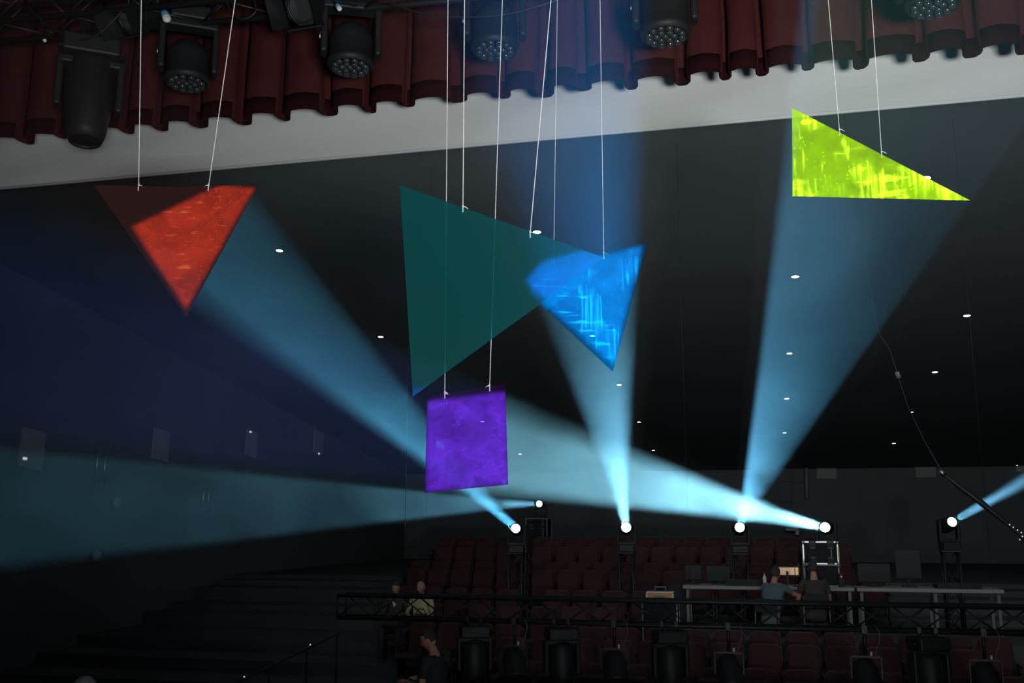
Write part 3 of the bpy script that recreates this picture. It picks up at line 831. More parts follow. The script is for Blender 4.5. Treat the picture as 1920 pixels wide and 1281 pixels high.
# smaller lamps between them, seen from the side
HANG2 = [(965, 'small hung lamp between the first two big moving heads'), (1152, 'small hung lamp between the red-stickered and white-stickered moving heads'), (1365, 'small hung lamp below the man in grey'),
         (1620, 'small hung lamp with two thin cables, left of the rightmost big moving head'), (1842, 'small hung lamp near the lower right corner')]
for px_, lb in HANG2:
    top = at_y(px_, 1180, TY - 0.18); x = top.x; y = TY - 0.18
    t_ = thing('hanging_spotlight', (x, y, tz - 0.9), lb, 'stage light', 'small lamps hung from the low truss')
    mb = MB(); mb.tube([(x, y, tz - 0.10), (x, y, tz - 0.42)], 0.02, 8); mb.box((x, y, tz - 0.13), (0.06, 0.1, 0.09)); mb.build('hook_clamp', M_STEEL_BLACK, t_)
    mb = MB(); mb.box((x, y, tz - 0.44), (0.34, 0.04, 0.02)); mb.box((x - .17, y, tz - 0.56), (0.015, 0.04, 0.26)); mb.box((x + .17, y, tz - 0.56), (0.015, 0.04, 0.26)); mb.build('yoke', M_STEEL_BLACK, t_)
    M = Matrix.Translation((x, y, tz - 0.66)) @ orient(Vector((0.2, -0.5, -1)))
    mb = MB(); mb.lathe([(0.07, -0.2), (0.12, -0.17), (0.145, -0.05), (0.145, 0.15), (0.155, 0.19), (0.14, 0.19), (0.13, 0.12), (0.001, 0.12)], 20, M=M); hd = mb.build('lamp_body', M_PLASTIC, t_)
    mb = MB(); mb.box((x + 0.06, y - 0.05, tz - 0.40), (0.022, 0.012, 0.045)); mb.build('tag', M_LABEL_WHITE, t_)
    mb = MB(); pts = [Vector((x + 0.14 + 0.03 * math.sin(k * .9), y - 0.02, tz - 0.1 - k * 0.06)) for k in range(7)]; mb.tube(pts, 0.005, 5); mb.build('power_cable', M_GREYCABLE, t_)

# ------------------------------------------------------------------ upper rig: truss, wash lights, fresnels, big moving head
UYY = 6.35
w0, w1 = at_y(0, 28, UYY), at_y(1920, -160, UYY)
du = (w1 - w0) / (w1.x - w0.x)
def rig(x): return w0 + du * (x - w0.x)
TL, TR = rig(w0.x - 0.6), rig(w1.x + 0.6)
truss_run('rigging_truss', TL, TR, 0.30, (UY, UZ), 'dark overhead truss carrying the stage lights at the top edge', panels=26, r=0.025)
def wash(px_, py_, lb, tilt=0.03, d=UYY + 0.15, s=1.0):
    """LED wash: drum head with 19 lens cells between two yoke arms; px,py = centre of its lens face"""
    c = at_y(px_, py_, d)
    to_cam = (CAM - c); to_cam.z = 0; to_cam.normalize()
    aim = (Vector((0, 0, -1)) + to_cam * tilt).normalized()
    M = Matrix.Translation(c) @ orient(aim)
    roof = rig(c.x).z - 0.12
    t_ = thing('wash_light', (c.x, c.y, c.z), lb, 'stage light', 'LED wash lights along the overhead truss')
    r = 0.165 * s
    mb = MB(); mb.lathe([(r * .35, -.36 * s), (r * .62, -.34 * s), (r * .92, -.27 * s), (r * 1.0, -.22 * s), (r * 1.0, -.06 * s), (r * 1.06, -.05 * s), (r * 1.06, -.03 * s), (r * .96, 0), (r * .9, 0), (r * .88, -.012 * s), (.001, -.012 * s)], 32, M=M)
    hd = mb.build('drum_head', M_PLASTIC, t_)
    pos = [(0, 0)] + [(0.36 * r * math.cos(a), 0.36 * r * math.sin(a)) for a in [PI / 3 * k for k in range(6)]] + [(0.70 * r * math.cos(a), 0.70 * r * math.sin(a)) for a in [PI / 6 * k + PI / 12 for k in range(12)]]
    for x, y in pos:
        mb = MB(); mb.lathe([(r * .165, -.012), (r * .165, .0), (r * .12, .012), (.001, .017)], 12, M=M @ Matrix.Translation((x, y, 0))); mb.build('lens_cell', M_GLASS_CELL, hd)
    side = aim.cross(to_cam).normalized(); piv = c - aim * 0.16 * s
    mb = MB()
    topc = Vector((piv.x, piv.y, piv.z + 0.36 * s))
    Rz = Matrix.Rotation(math.atan2(side.y, side.x), 3, 'Z')
    for k in (-1, 1):
        mb.box(piv + side * k * (r * 1.22) + Vector((0, 0, 0.14 * s)), (0.05 * s, 0.13 * s, 0.40 * s), Rz, bev=0.02)
    mb.box(topc - Vector((0, 0, 0.03)), (r * 2.6, 0.14 * s, 0.06 * s), Rz, bev=0.015)
    yk = mb.build('yoke', M_PLASTIC, t_)
    mb = MB(); q = piv + side * r * 1.42 + Vector((0, 0, 0.10 * s)); mb.tube([q + Vector((0, 0, -.035)), q + Vector((0, 0, .05))], 0.006, 6); mb.build('lock_lever', M_ALU, yk)
    mb = MB(); mb.box(topc + Vector((0, 0, 0.05)), (0.30 * s, 0.24 * s, 0.11 * s), Rz, bev=0.015); mb.build('base', M_PLASTIC, t_)
    mb = MB()
    for k in (-1, 1): mb.tube([topc + side * k * .09 + Vector((0, 0, .08)), Vector((topc.x + side.x * k * .09, topc.y, max(roof, topc.z + .2)))], 0.016, 6)
    mb.build('clamp', M_STEEL_BLACK, t_)
wash(350, 158, 'dim round wash light between the two red triangle strings')
wash(657, 128, 'dim round wash light left of the violet panel strings')
wash(928, 96, 'round wash light in the blue haze above the teal triangle')
wash(1248, 70, 'round wash light in front of the brightest part of the red valance')
wash(1750, 14, 'round wash light cut by the top edge at the upper right')

# big moving head at the far left
p0 = at_y(166, 285, UYY)
c = at_y(166, 188, UYY)
t_, bc = moving_head(c, (p0 - c).normalized() * 1.0 + Vector((0.0, -0.12, 0)), 'large black moving head hanging lens down above the red triangle', None, standing=False, lit=False, wide=0.40, lens_r=0.10, head_len=0.74)
clamp_pair(t_, Vector((bc.x, bc.y, bc.z + 0.06)), bc.z + 0.25)
# aluminium maker's plate kept as a plain pale strip of worn lettering
mb = MB(); mb.box(bc + Vector((0.06, -0.17, 0.035)), (0.12, 0.006, 0.014), Matrix.Rotation(YAW, 3, 'Z')); mb.build('nameplate', M_ALU, t_)

def fresnel(px_, py_, r_, lb, aimv):
    c = at_y(px_, py_, UYY - 0.1)
    M = Matrix.Translation(c) @ orient(aimv, 'Y')
    t_ = thing('fresnel_lantern', c, lb, 'stage light', 'old lanterns on the overhead truss')
    mb = MB(); mb.lathe([(r_ * .9, -.34), (r_ * 1.3, -.30), (r_ * 1.36, -.02), (r_ * 1.36, .0), (r_ * 1.06, .0), (r_ * 1.02, -.02), (.001, -.022)], 8, M=M @ Matrix.Rotation(PI / 8, 4, 'Z'), smooth=False); hs = mb.build('housing', M_PLASTIC, t_)
    mb = MB()
    prof = []
    for k in range(9):
        a = r_ * (1 - k / 9); prof += [(a, 0.0 + 0.002 * k), (a - r_ / 18, 0.006 + 0.002 * k)]
    mb.lathe([(r_, -.018)] + prof + [(.002, .022)], 28, M=M); mb.build('stepped_lens', M_GLASS_CELL, hs)
    mb = MB(); mb.lathe([(r_ * 1.0, .0), (r_ * 1.0, .012), (r_ * 1.14, .012), (r_ * 1.14, .0)], 28, M=M, caps=(False, False)); mb.build('lens_ring', M_STEEL_BLACK, hs)
    mb = MB()
    mb.box(M @ Vector((0, -r_ * 1.42, 0.02)), (r_ * 2.9, 0.012, 0.05), M.to_3x3()); mb.build('filter_runner', M_STEEL_BLACK, hs)
    for k in (-1, 1):
        mb = MB(); mb.add([(k * r_ * 1.4, -r_ * 1.3, 0.0), (k * r_ * 1.4, r_ * 1.3, 0.0), (k * r_ * 1.75, r_ * 1.1, 0.2), (k * r_ * 1.75, -r_ * 1.1, 0.2), (k * r_ * 1.42, -r_ * 1.3, 0.0), (k * r_ * 1.42, r_ * 1.3, 0.0), (k * r_ * 1.77, r_ * 1.1, 0.2), (k * r_ * 1.77, -r_ * 1.1, 0.2)],
                          [(0, 1, 2, 3), (7, 6, 5, 4), (0, 4, 5, 1), (1, 5, 6, 2), (2, 6, 7, 3), (3, 7, 4, 0)], M=M); mb.build('barn_door', M_STEEL_BLACK, hs)
    mb = MB(); up = c + Vector((0, 0, 0.0)) - (M.to_3x3() @ Vector((0, 0, 1))) * .16
    mb.tube([up + Vector((-r_ * 1.5, 0, 0)), up + Vector((-r_ * 1.5, 0, .26)), up + Vector((r_ * 1.5, 0, .26)), up + Vector((r_ * 1.5, 0, 0))], .012, 6)
    mb.tube([up + Vector((0, 0, .26)), up + Vector((0, 0, .42))], .018, 6); mb.build('yoke', M_STEEL_BLACK, t_)
fresnel(243, 36, 0.088, 'old lantern with a round lens behind the left string of the red triangle', Vector((-0.15, -0.9, -0.75)))
fresnel(566, 14, 0.102, 'old lantern with ringed glass lens at the top, left of centre', Vector((-0.05, -0.95, -0.7)))

def plug(px_, py_, lb, m1, m2, s=1.0, dirv=Vector((0.5, -0.3, -0.8))):
    c = at_y(px_, py_, UYY - 0.12); d = dirv.normalized()
    t_ = thing('cable_connector', c, lb, 'connector')
    M = Matrix.Translation(c) @ orient(d)
    mb = MB(); mb.lathe([(.024 * s, -.05 * s), (.03 * s, -.02 * s), (.03 * s, .02 * s)], 14, M=M); mb.build('plug_body', m1, t_)
    mb = MB(); mb.lathe([(.027 * s, .02 * s), (.031 * s, .03 * s), (.031 * s, .06 * s), (.024 * s, .06 * s), (.022 * s, .035 * s), (.001, .035 * s)], 14, M=M); mb.build('collar', m2, t_)
    mb = MB(); mb.tube([c - d * .05 * s, c - d * .12 + Vector((0, 0, .02)), Vector((c.x - .1, UYY, rig(c.x).z - .14))], .007, 6); mb.build('cable', M_CABLE, t_)
plug(310, 28, 'blue and white cable connector hanging by the red triangle left string', M_BLUE_PLUG, M_WHITE_PLUG)
plug(634, 12, 'small blue and white connector at the top, left of the long strings', M_BLUE_PLUG, M_WHITE_PLUG, .6)
plug(158, 77, 'cable connector with an orange cap above the big moving head', M_CABLE, M_ORANGE_DOT, .8, Vector((0.3, -0.9, 0.1)))
plug(83, 76, 'tiny white connector at the far upper left', M_CABLE, M_WHITE_PLUG, .45, Vector((0.6, -0.5, -0.3)))
# looped cables on the rig
for pts, lb in (([(55, 15), (85, 45), (110, 60), (150, 75), (190, 60), (230, 20)], 'thin black cable looping below the overhead truss at the left'),
                ([(420, -10), (432, 20), (455, 36), (480, 20), (470, -15)], 'small black cable loop near the right string of the red triangle'),
                ([(700, -20), (735, 5), (790, 25), (860, 32), (960, 25), (1090, -15)], 'long sagging black cable behind the middle strings')):
    ps = [at_y(x, y, UYY - 0.2) for x, y in pts]
    # smooth
    q = []
    for i in range(len(ps) - 1):
        a, b, c_, d_ = ps[max(i - 1, 0)], ps[i], ps[i + 1], ps[min(i + 2, len(ps) - 1)]
        for k in range(6):
            t1 = k / 6
            q.append(0.5 * ((2 * b) + (c_ - a) * t1 + (2 * a - 5 * b + 4 * c_ - d_) * t1 ** 2 + (3 * b - a - 3 * c_ + d_) * t1 ** 3))
    q.append(ps[-1])
    mb = MB(); mb.tube(q, 0.008, 6); tag(mb.build('power_cable', M_CABLE), lb, 'cable')

# ------------------------------------------------------------------ boards on the walls
WB = [[(43, 801), (85, 812), (77, 884), (32, 873)], [(290, 802), (318, 811), (313, 868), (284, 859)], [(464, 805), (483, 812), (479, 860), (459, 853)], [(590, 805), (606, 812), (603, 853), (588, 848)]]
WL = ['pale board on the left wall, nearest and largest, with a glint', 'pale board on the left wall, second from the left edge', 'pale board on the left wall, third, with a glint at its top', 'smallest pale board on the left wall, next to the blue beam']
GL = [(47, 860), None, (470, 810), (598, 851)]
for q, lb, g in zip(WB, WL, GL):
    ws = [at_x(x, y, XL + 0.05) for x, y in q]
    t_ = thing('wall_board', ws[3], lb, 'wall board', 'pale boards along the left wall')
    mb = MB(); mb.prism(ws, Vector((0.05, 0, 0))); mb.build('board', M_BOARD, t_)
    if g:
        p = at_x(*g, XL + 0.085); mb = MB(); mb.box(p, (0.02, 0.11, 0.05), bev=0.008); mb.build('board_glint', M_LED_GLINT, t_)  # glowing block that paints a glint on the board
for q, lb in (([(182, 848), (182, 878)], 0), ([(182, 888), (182, 902)], 0), ([(195, 852), (195, 880)], 1), ([(381, 912), (381, 955)], 2), ([(391, 912), (391, 958)], 3)):
    pass
LINES = [([(182, 846), (181, 902)], 'thin pale door handle bar on the left wall, left of the first pair'), ([(197, 850), (195, 906)], 'thin pale door handle bar on the left wall, right of the first pair'),
         ([(382, 911), (380, 957)], 'thin pale door handle bar on the left wall, left of the second pair'), ([(392, 913), (391, 961)], 'thin pale door handle bar on the left wall, right of the second pair')]
for (a, b), lb in LINES:
    A, B = at_x(*a, XL + 0.09), at_x(*b, XL + 0.09)
    t_ = thing('door_bar', B, lb, 'handle', 'pale door bars on the left wall')
    mb = MB(); mb.tube([A, B], 0.028, 8); mb.build('grip', M_ALU, t_)
    mb = MB(); mb.tube([A * .9 + B * .1, A * .9 + B * .1 - Vector((0.09, 0, 0))], 0.015, 6); mb.tube([A * .1 + B * .9, A * .1 + B * .9 - Vector((0.09, 0, 0))], 0.015, 6); mb.build('bracket', M_ALU, t_)
for (x, y), r_, lb in (((216, 943), .13, 'small round pale wall lamp on the left wall below the beam edge'), ((178, 1043), .12, 'small round pale wall lamp low on the left wall')):
    P = at_x(x, y, XL + 0.08)
    t_ = thing('wall_lamp', P, lb, 'wall lamp'); M = Matrix.Translation(P) @ Matrix.Rotation(PI / 2, 4, 'Y')
    mb = MB(); mb.lathe([(r_ * .5, -.08), (r_ * .5, -.02)], 14, M=M); mb.build('mount', M_PLASTIC, t_)
    mb = MB(); mb.lathe([(r_ * .6, -.02), (r_, .03), (r_ * .85, .09), (r_ * .3, .12)], 16, M=M); mb.build('glass_shade', M_BOARD, t_)
BB = [[(1531, 866), (1568, 866), (1568, 898), (1531, 898)], [(1715, 862), (1754, 861), (1755, 895), (1717, 896)], [(1905, 860), (1940, 859), (1941, 884), (1906, 885)]]
for q, lb in zip(BB, ('faint grey board on the back wall above the right tower', 'faint grey board on the back wall beside the hanging cable', 'faint grey board on the back wall at the right edge')):
    ws = [at_y(x, y, YB - 0.06) for x, y in q]
    t_ = thing('wall_board', ws[3], lb, 'wall board', 'faint boards on the back wall')
    mb = MB(); mb.prism(ws, Vector((0, 0.06, 0))); mb.build('board', M_BOARD, t_)
# lit control room frame at the back: door-like panelling and a pipe
ws = [at_y(x, y, YB - 0.05) for x, y in ((1435, 866), (1508, 870), (1508, 975), (1435, 975))]
t_ = thing('wall_panelling', ws[3], 'dark tiled panelling on the back wall between the two right lamps', 'wall panel')
for i in range(3):
    for j in range(3):
        a = ws[0] + (ws[1] - ws[0]) * (i / 3 + .01) ; wv = (ws[1] - ws[0]) * .313; hv = (ws[3] - ws[0]) * .313
        b = a + (ws[3] - ws[0]) * (j / 3 + .01)
        mb = MB(); mb.prism([b, b + wv, b + wv + hv, b + hv], Vector((0, 0.06, 0))); mb.build('panel', M_BACK, t_)
P, Q = at_y(1512, 872, YB - 0.2), at_y(1513, 935, YB - 0.2)
t_ = thing('vertical_pipe', Q, 'pale vertical pipe on the back wall left of the third lamp', 'pipe')
mb = MB(); mb.tube([P, Q], 0.05, 8); mb.build('tube', M_BOARD, t_)
mb = MB(); mb.tube([P, P + Vector((0, .2, 0))], 0.03, 6); mb.tube([Q, Q + Vector((0, .2, 0))], 0.03, 6); mb.build('wall_bracket', M_STEEL_BLACK, t_)
A, B, C = at_y(1473, 993, YB - 0.5), at_y(1496, 993, YB - 0.5), at_y(1495, 1003, YB - 0.5)
t_ = thing('wall_bracket', C, 'white angled bracket just under the wide pale beam', 'bracket')
mb = MB(); mb.box((A + B) / 2, ((B - A).length, 0.5, 0.09), bev=.02); mb.build('shelf_arm', M_LABEL_WHITE, t_)
mb = MB(); mb.box((B + C) / 2 - Vector((.02, 0, 0)), (0.12, 0.5, (B - C).length)); mb.build('drop_arm', M_LABEL_WHITE, t_)

# ------------------------------------------------------------------ cable hanging across the right beam
pts = [(1640, 596), (1648, 625), (1668, 655), (1684, 705), (1702, 762), (1735, 830), (1768, 888), (1806, 918), (1840, 943), (1878, 974), (1898, 990), (1912, 1002), (1930, 1030)]
ps = [at_y(x, y, 12.5) for x, y in pts]
ps.insert(0, Vector((ps[0].x - .2, 12.5, 8.2)))
t_ = thing('hanging_cable', ps[-1], 'thick black cable sagging down the right side across the short beam', 'cable')
rr = [0.002, 0.002, 0.003, 0.004, 0.005, 0.005, 0.006] + [0.014, 0.030, 0.036, 0.026, 0.018, 0.014, 0.012]
mb = MB(); mb.tube(ps, rr[:len(ps)], 8); mb.build('cable', M_CABLE, t_)
for i in (7, 4):
    mb = MB(); d = (ps[i + 1] - ps[i]).normalized(); mb.tube([ps[i] - d * .05, ps[i] + d * .03], 0.028, 10); mb.build('coupling', M_ALU if i == 7 else M_GREYCABLE, t_)
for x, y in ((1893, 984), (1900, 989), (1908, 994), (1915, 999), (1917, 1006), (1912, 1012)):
    p = at_y(x, y, 12.48); mb = MB(); mb.lathe([(.004, -.008), (.008, 0), (.004, .008)], 8, M=Matrix.Translation(p)); mb.build('glowing_chain_link', M_LED_GLINT, t_)  # links given their own glow in place of sparkle
# thin wire left of the wide beam
A, B = at_y(761, 912, 15.5), at_y(760, 978, 15.5)
t_ = thing('hanging_microphone', B, 'thin black wire and small capsule hanging under the violet panel to the left', 'microphone')
mb = MB(); mb.tube([Vector((A.x, A.y, cz(A.y))), A, B], 0.006, 5); mb.build('wire', M_CABLE, t_)
mb = MB(); mb.lathe([(.012, 0), (.02, -.03), (.02, -.12), (.01, -.15)], 10, M=Matrix.Translation(B)); mb.build('capsule', M_CABLE, t_)

# ------------------------------------------------------------------ road cases
def road_case(cx, cy, z, w, d, h, label, handles=True, edge=M_ALU):
    t_ = thing('road_case', (cx, cy, z), label, 'road case')
    mb = MB(); mb.box((cx, cy, z + h / 2), (w - .02, d - .02, h - .02)); b = mb.build('case_body', M_CASE, t_)
    mb = MB(); e = .022
    for sx in (-1, 1):
        for sy in (-1, 1): mb.box((cx + sx * (w / 2 - e / 2), cy + sy * (d / 2 - e / 2), z + h / 2), (e, e, h))
    for sz in (0, 1):
        zz = z + e / 2 + sz * (h - e)
        for sy in (-1, 1): mb.box((cx, cy + sy * (d / 2 - e / 2), zz), (w, e, e))
        for sx in (-1, 1): mb.box((cx + sx * (w / 2 - e / 2), cy, zz), (e, d, e))
    mb.build('edge_trim', edge, t_)
    for sx in (-1, 1):
        for sz in (0, 1):
            mb = MB(); mb.lathe([(.028, -.028), (.035, 0), (.028, .028)], 10, M=Matrix.Translation((cx + sx * (w / 2 - .01), cy - d / 2 + .01, z + .02 + sz * (h - .04)))); mb.build('ball_corner', edge, t_)
    if handles:
        for sx in (-.22, .28):
            for sz in (.16, .84):
                mb = MB(); p = Vector((cx + sx * w, cy - d / 2 - .004, z + sz * h)); mb.box(p, (.12, .012, .14), bev=.003); l = mb.build('latch', M_SCREEN, b)
                mb = MB(); mb.box(p + Vector((0, -.012, .05)), (.07, .014, .015)); mb.box(p + Vector((0, -.012, -.05)), (.07, .014, .015)); mb.build('latch_clip', M_GREYCABLE, l)
        mb = MB(); mb.box((cx + w * .30, cy - d / 2, z + h / 2), (.02, .014, h - .06)); mb.build('lid_seam', M_GREYCABLE, b)
    return t_
P = at_y(1006, 1062, 27.4); h = (at_y(1006, 972, 27.4) - P).z; w = (at_y(1027, 1000, 27.4) - at_y(986, 1000, 27.4)).x
M_EDGE_DIM = mat('dull_case_edge', (0.22, 0.23, 0.23), 0.5, 0.4)
road_case(P.x, 27.7, 1.8, w, 0.6, P.z + h - 1.8, 'tall black road case standing on end beside the aisle', edge=M_EDGE_DIM)

# ------------------------------------------------------------------ control desk: riser, tables and what stands on them
TYY = 18.6; TZ = at_y(1500, 1101, TYY).z
xa, xb = at_y(1280, 1100, TYY).x, at_y(1602, 1100, TYY).x
xc, xd = at_y(1606, 1100, TYY).x, at_y(1882, 1100, TYY).x
rz0 = TZ - 0.76
tag(MB().box(((xa + xd) / 2, TYY + 0.3, rz0 / 2 + 0.2), (xd - xa + 0.5, 2.2, rz0 - 0.4)).build('platform', M_FLOOR), 'low dark platform under the control desk tables', 'platform')
def table(x0_, x1_, lb):
    t_ = thing('folding_table', ((x0_ + x1_) / 2, TYY + .3, rz0), lb, 'table', 'control desk tables')
    mb = MB(); mb.box(((x0_ + x1_) / 2, TYY + .35, TZ - .03), (x1_ - x0_, .72, .065), bev=.01); mb.build('table_top', M_TABLE, t_)
    for x in (x0_ + .08, (x0_ + x1_) / 2 + .1, x1_ - .08):
        mb = MB(); mb.box((x, TYY + .06, (TZ + rz0) / 2 - .03), (.05, .03, TZ - rz0 - .06)); mb.build('leg', M_TABLE_LEG, t_)
        mb = MB(); mb.box((x, TYY + .64, (TZ + rz0) / 2 - .03), (.05, .03, TZ - rz0 - .06)); mb.build('leg', M_TABLE_LEG, t_)
table(xa, xb, 'long grey folding table, left half of the control desk')
table(xc, xd, 'long grey folding table, right half of the control desk')
def X(px_, y=TYY): return at_y(px_, 1100, y).x
def Z(py_, y=TYY, px_=1500): return at_y(px_, py_, y).z
# stacked rack cases on the desk
road_case(X(1543), TYY + .40, TZ + .003, .60, .5, Z(1059) - TZ, 'grey rack case on the desk under the pale-edged case', handles=False, edge=M_EDGE_DIM)
cs = road_case(X(1543), TYY + .42, Z(1059) + .003, (X(1578) - X(1510)), .5, Z(1016) - Z(1059), 'black road case with bright metal edges on top behind the third tower', edge=M_ALU)
mb = MB(); mb.box((X(1577), TYY + .15, (Z(1016) + Z(1059)) / 2), (.02, .03, .22)); mb.build('colour_band', M_GREEN_BAND, cs)
def monitor(px_, py_, w_, h_, lb, tilt=0.1):
    x, y = X(px_), TYY + .45
    t_ = thing('monitor', (x, y, TZ), lb, 'monitor')
    mb = MB(); mb.box((x, y, TZ + .012), (.24, .2, .02), bev=.004); mb.build('foot', M_PLASTIC, t_)
    zc = Z(py_)
    mb = MB(); mb.box((x, y + .03, (TZ + zc) / 2 + .01), (.05, .03, zc - TZ)); mb.build('stand', M_PLASTIC, t_)
    mb = MB(); mb.box((x, y, zc), (w_, .03, h_), bev=.008); mb.build('screen_housing', M_PLASTIC, t_)
    mb = MB(); mb.box((x, y + .018, zc), (w_ - .04, .004, h_ - .04)); mb.build('display', M_SCREEN, t_)
monitor(1297, 1078, .30, .26, 'dark monitor seen from behind at the left end of the desk')
monitor(1345, 1080, .42, .28, 'dark monitor seen from behind, second on the desk')
monitor(1645, 1075, .55, .32, 'wide dark monitor seen from behind on the right table')
monitor(1712, 1058, .42, .50, 'tall dark monitor seen from behind, rightmost on the desk')
def console(px_, w_, h_, lb):
    x, y = X(px_), TYY + .28
    t_ = thing('lighting_console', (x, y, TZ + .004), lb, 'lighting console')
    mb = MB(); a, b, c_, d_ = (y - .26, TZ + .006), (y + .26, TZ + .006), (y + .26, TZ + h_ * .45), (y - .26, TZ + h_)
    vs = [(x + s_ * w_ / 2, q[0], q[1]) for s_ in (-1, 1) for q in (a, b, c_, d_)]
    mb.add(vs, [(0, 1, 2, 3), (7, 6, 5, 4), (0, 4, 5, 1), (1, 5, 6, 2), (2, 6, 7, 3), (3, 7, 4, 0)]); mb.build('console_body', M_PLASTIC, t_)
    for k in range(5):
        mb = MB(); mb.box((x - w_ * .4 + k * w_ * .2, y - .262, TZ + h_ * .55), (.03, .008, .02)); mb.build('socket', M_SCREEN, t_)
    for k in range(6):
        mb = MB(); mb.box((x - w_ * .4 + k * w_ * .16, y - .02, TZ + h_ * .76), (.02, .03, .012)); mb.build('fader', M_WHITE_PLUG, t_)
console(1395, .60, .12, 'low lighting console behind the second tower')
console(1800, .70, .10, 'low lighting console at the right end of the desk')
# lamp-lit sheet of paper standing behind the man in grey
x, y = X(1478), TYY + .30
t_ = thing('script_holder', (x, y, TZ), 'warm lamp-lit sheet of paper on the desk before the man in grey', 'paper')
zp = Z(1073)
mb = MB(); mb.box((x, y, (TZ + zp) / 2), (.04, .04, zp - TZ)); mb.box((x, y + .02, zp), (.42, .02, .17)); mb.build('stand', M_PLASTIC, t_)
mb = MB(); mb.box((x - .01, y, zp), (.40, .008, .13)); mb.build('sheet', M_PAPER_LIT, t_)
def desk_lamp(x, y, z, lb, energy, tgt):
    t_ = thing('desk_lamp', (x, y, z), lb, 'desk lamp')
    mb = MB(); mb.lathe([(.05, 0), (.05, .015), (.01, .02)], 12, M=Matrix.Translation((x, y, z))); mb.build('base', M_PLASTIC, t_)
    tip = Vector((x + .06, y - .12, z + .42))
    mb = MB(); mb.tube([(x, y, z + .02), (x, y, z + .30), (x + .02, y - .04, z + .38), tip], .006, 6); mb.build('gooseneck', M_STEEL_BLACK, t_)
    mb = MB(); mb.lathe([(.012, .0), (.03, -.02), (.035, -.06)], 12, M=Matrix.Translation(tip), caps=(True, False)); sh = mb.build('lamp_shade', M_STEEL_BLACK, t_)
    l = bpy.data.lights.new('desk_lamp_light', 'SPOT'); l.energy = energy; l.color = (1, .68, .42); l.spot_size = R(110); l.spot_blend = .5; l.shadow_soft_size = .02
    o = bpy.data.objects.new('desk_lamp_light', l); o.location = tip - Vector((0, 0, .065)); o.rotation_euler = (Vector(tgt) - tip).to_track_quat('-Z', 'Y').to_euler(); COL.objects.link(o)
desk_lamp(X(1492), TYY + .1, TZ, 'gooseneck lamp lighting the sheet of paper on the desk', 1.6, (x, y, zp))
# red indicator box
x = X(1579); t_ = thing('radio_pack', (x, TYY + .1, TZ), 'small black radio pack with a glowing red light on the desk', 'radio')
mb = MB(); mb.box((x, TYY + .1, TZ + .12), (.09, .06, .24), bev=.01); mb.build('pack_body', M_PLASTIC, t_)
mb = MB(); mb.lathe([(.014, 0), (.014, .01), (.004, .016)], 10, M=Matrix.Translation((x, TYY + .07, Z(1081))) @ Matrix.Rotation(PI / 2, 4, 'X')); mb.build('indicator', M_LED_RED, t_)
# white bottle glinting on the desk
x = X(1434); t_ = thing('water_bottle', (x, TYY + .1, TZ), 'small bright water bottle left of the man in grey', 'bottle')
mb = MB(); mb.lathe([(.03, 0), (.033, .01), (.033, .15), (.013, .19), (.013, .2)], 12, M=Matrix.Translation((x, TYY + .1, TZ))); mb.build('bottle_body', M_WHITE_PLUG, t_)
mb = MB(); mb.lathe([(.015, .2), (.015, .225)], 10, M=Matrix.Translation((x, TYY + .1, TZ))); mb.build('cap', M_BLUE_PLUG, t_)
# black bag hump left of the desk
x = X(1290); t_ = thing('backpack', (X(1268), TYY - .3, 1.1), 'dark backpack leaning at the left end of the desk', 'bag')
bx_, by_ = X(1266), TYY + .35
mb = MB(); M = Matrix.Translation((bx_, by_, rz0)); mb.lathe([(.17, 0), (.21, .1), (.21, .4), (.16, .56), (.06, .62)], 16, M=M @ Matrix.Diagonal((1.1, .7, 1.25, 1))); bgo = mb.build('bag_body', M_BLACK_CLOTH, t_)
mb = MB(); mb.tube([(bx_ - .05, by_, rz0 + .76), (bx_, by_, rz0 + .84), (bx_ + .05, by_, rz0 + .76)], .012, 6); mb.build('strap', M_BLACK_CLOTH, t_)
# orange toolbox on a small dark flight case in front of the desk
bx_, by_ = at_y(1238, 1100, 17.6).x, 17.6
zb = at_y(1238, 1127, 17.6).z; zt = at_y(1238, 1112, 17.6).z
t_ = thing('toolbox', (bx_, by_, zb), 'orange toolbox with grey lid and raised handle left of the desk', 'toolbox')
ww = .44
mb = MB(); mb.box((bx_, by_, (zb + zt) / 2), (ww, .24, zt - zb), bev=.012); bo = mb.build('box_body', M_ORANGE, t_)
mb = MB(); mb.box((bx_, by_, zt + .012), (ww + .02, .26, .028), bev=.008); lid = mb.build('lid', M_LABEL_WHITE, t_)
for k in (-1, 1):
    mb = MB(); mb.box((bx_ + k * ww / 2, by_ - .12, (zb + zt) / 2 + .01), (.03, .03, .11)); mb.build('latch', M_LABEL_WHITE, bo)
mb = MB(); mb.box((bx_, by_ - .124, (zb + zt) / 2), (.2, .008, .05)); mb.build('recessed_panel', M_TABLE_LEG, bo)
zh = at_y(1238, 1101, 17.6).z
mb = MB(); mb.tube([(bx_ - .09, by_, zt + .02), (bx_ - .09, by_, zh), (bx_ + .09, by_, zh), (bx_ + .09, by_, zt + .02)], .014, 8); mb.build('handle', M_TABLE_LEG, t_)
fz = floor_z(by_)
road_case(bx_, by_, fz, .6, .4, zb - fz - .002, 'low dark case carrying the orange toolbox', handles=False, edge=M_EDGE_DIM)

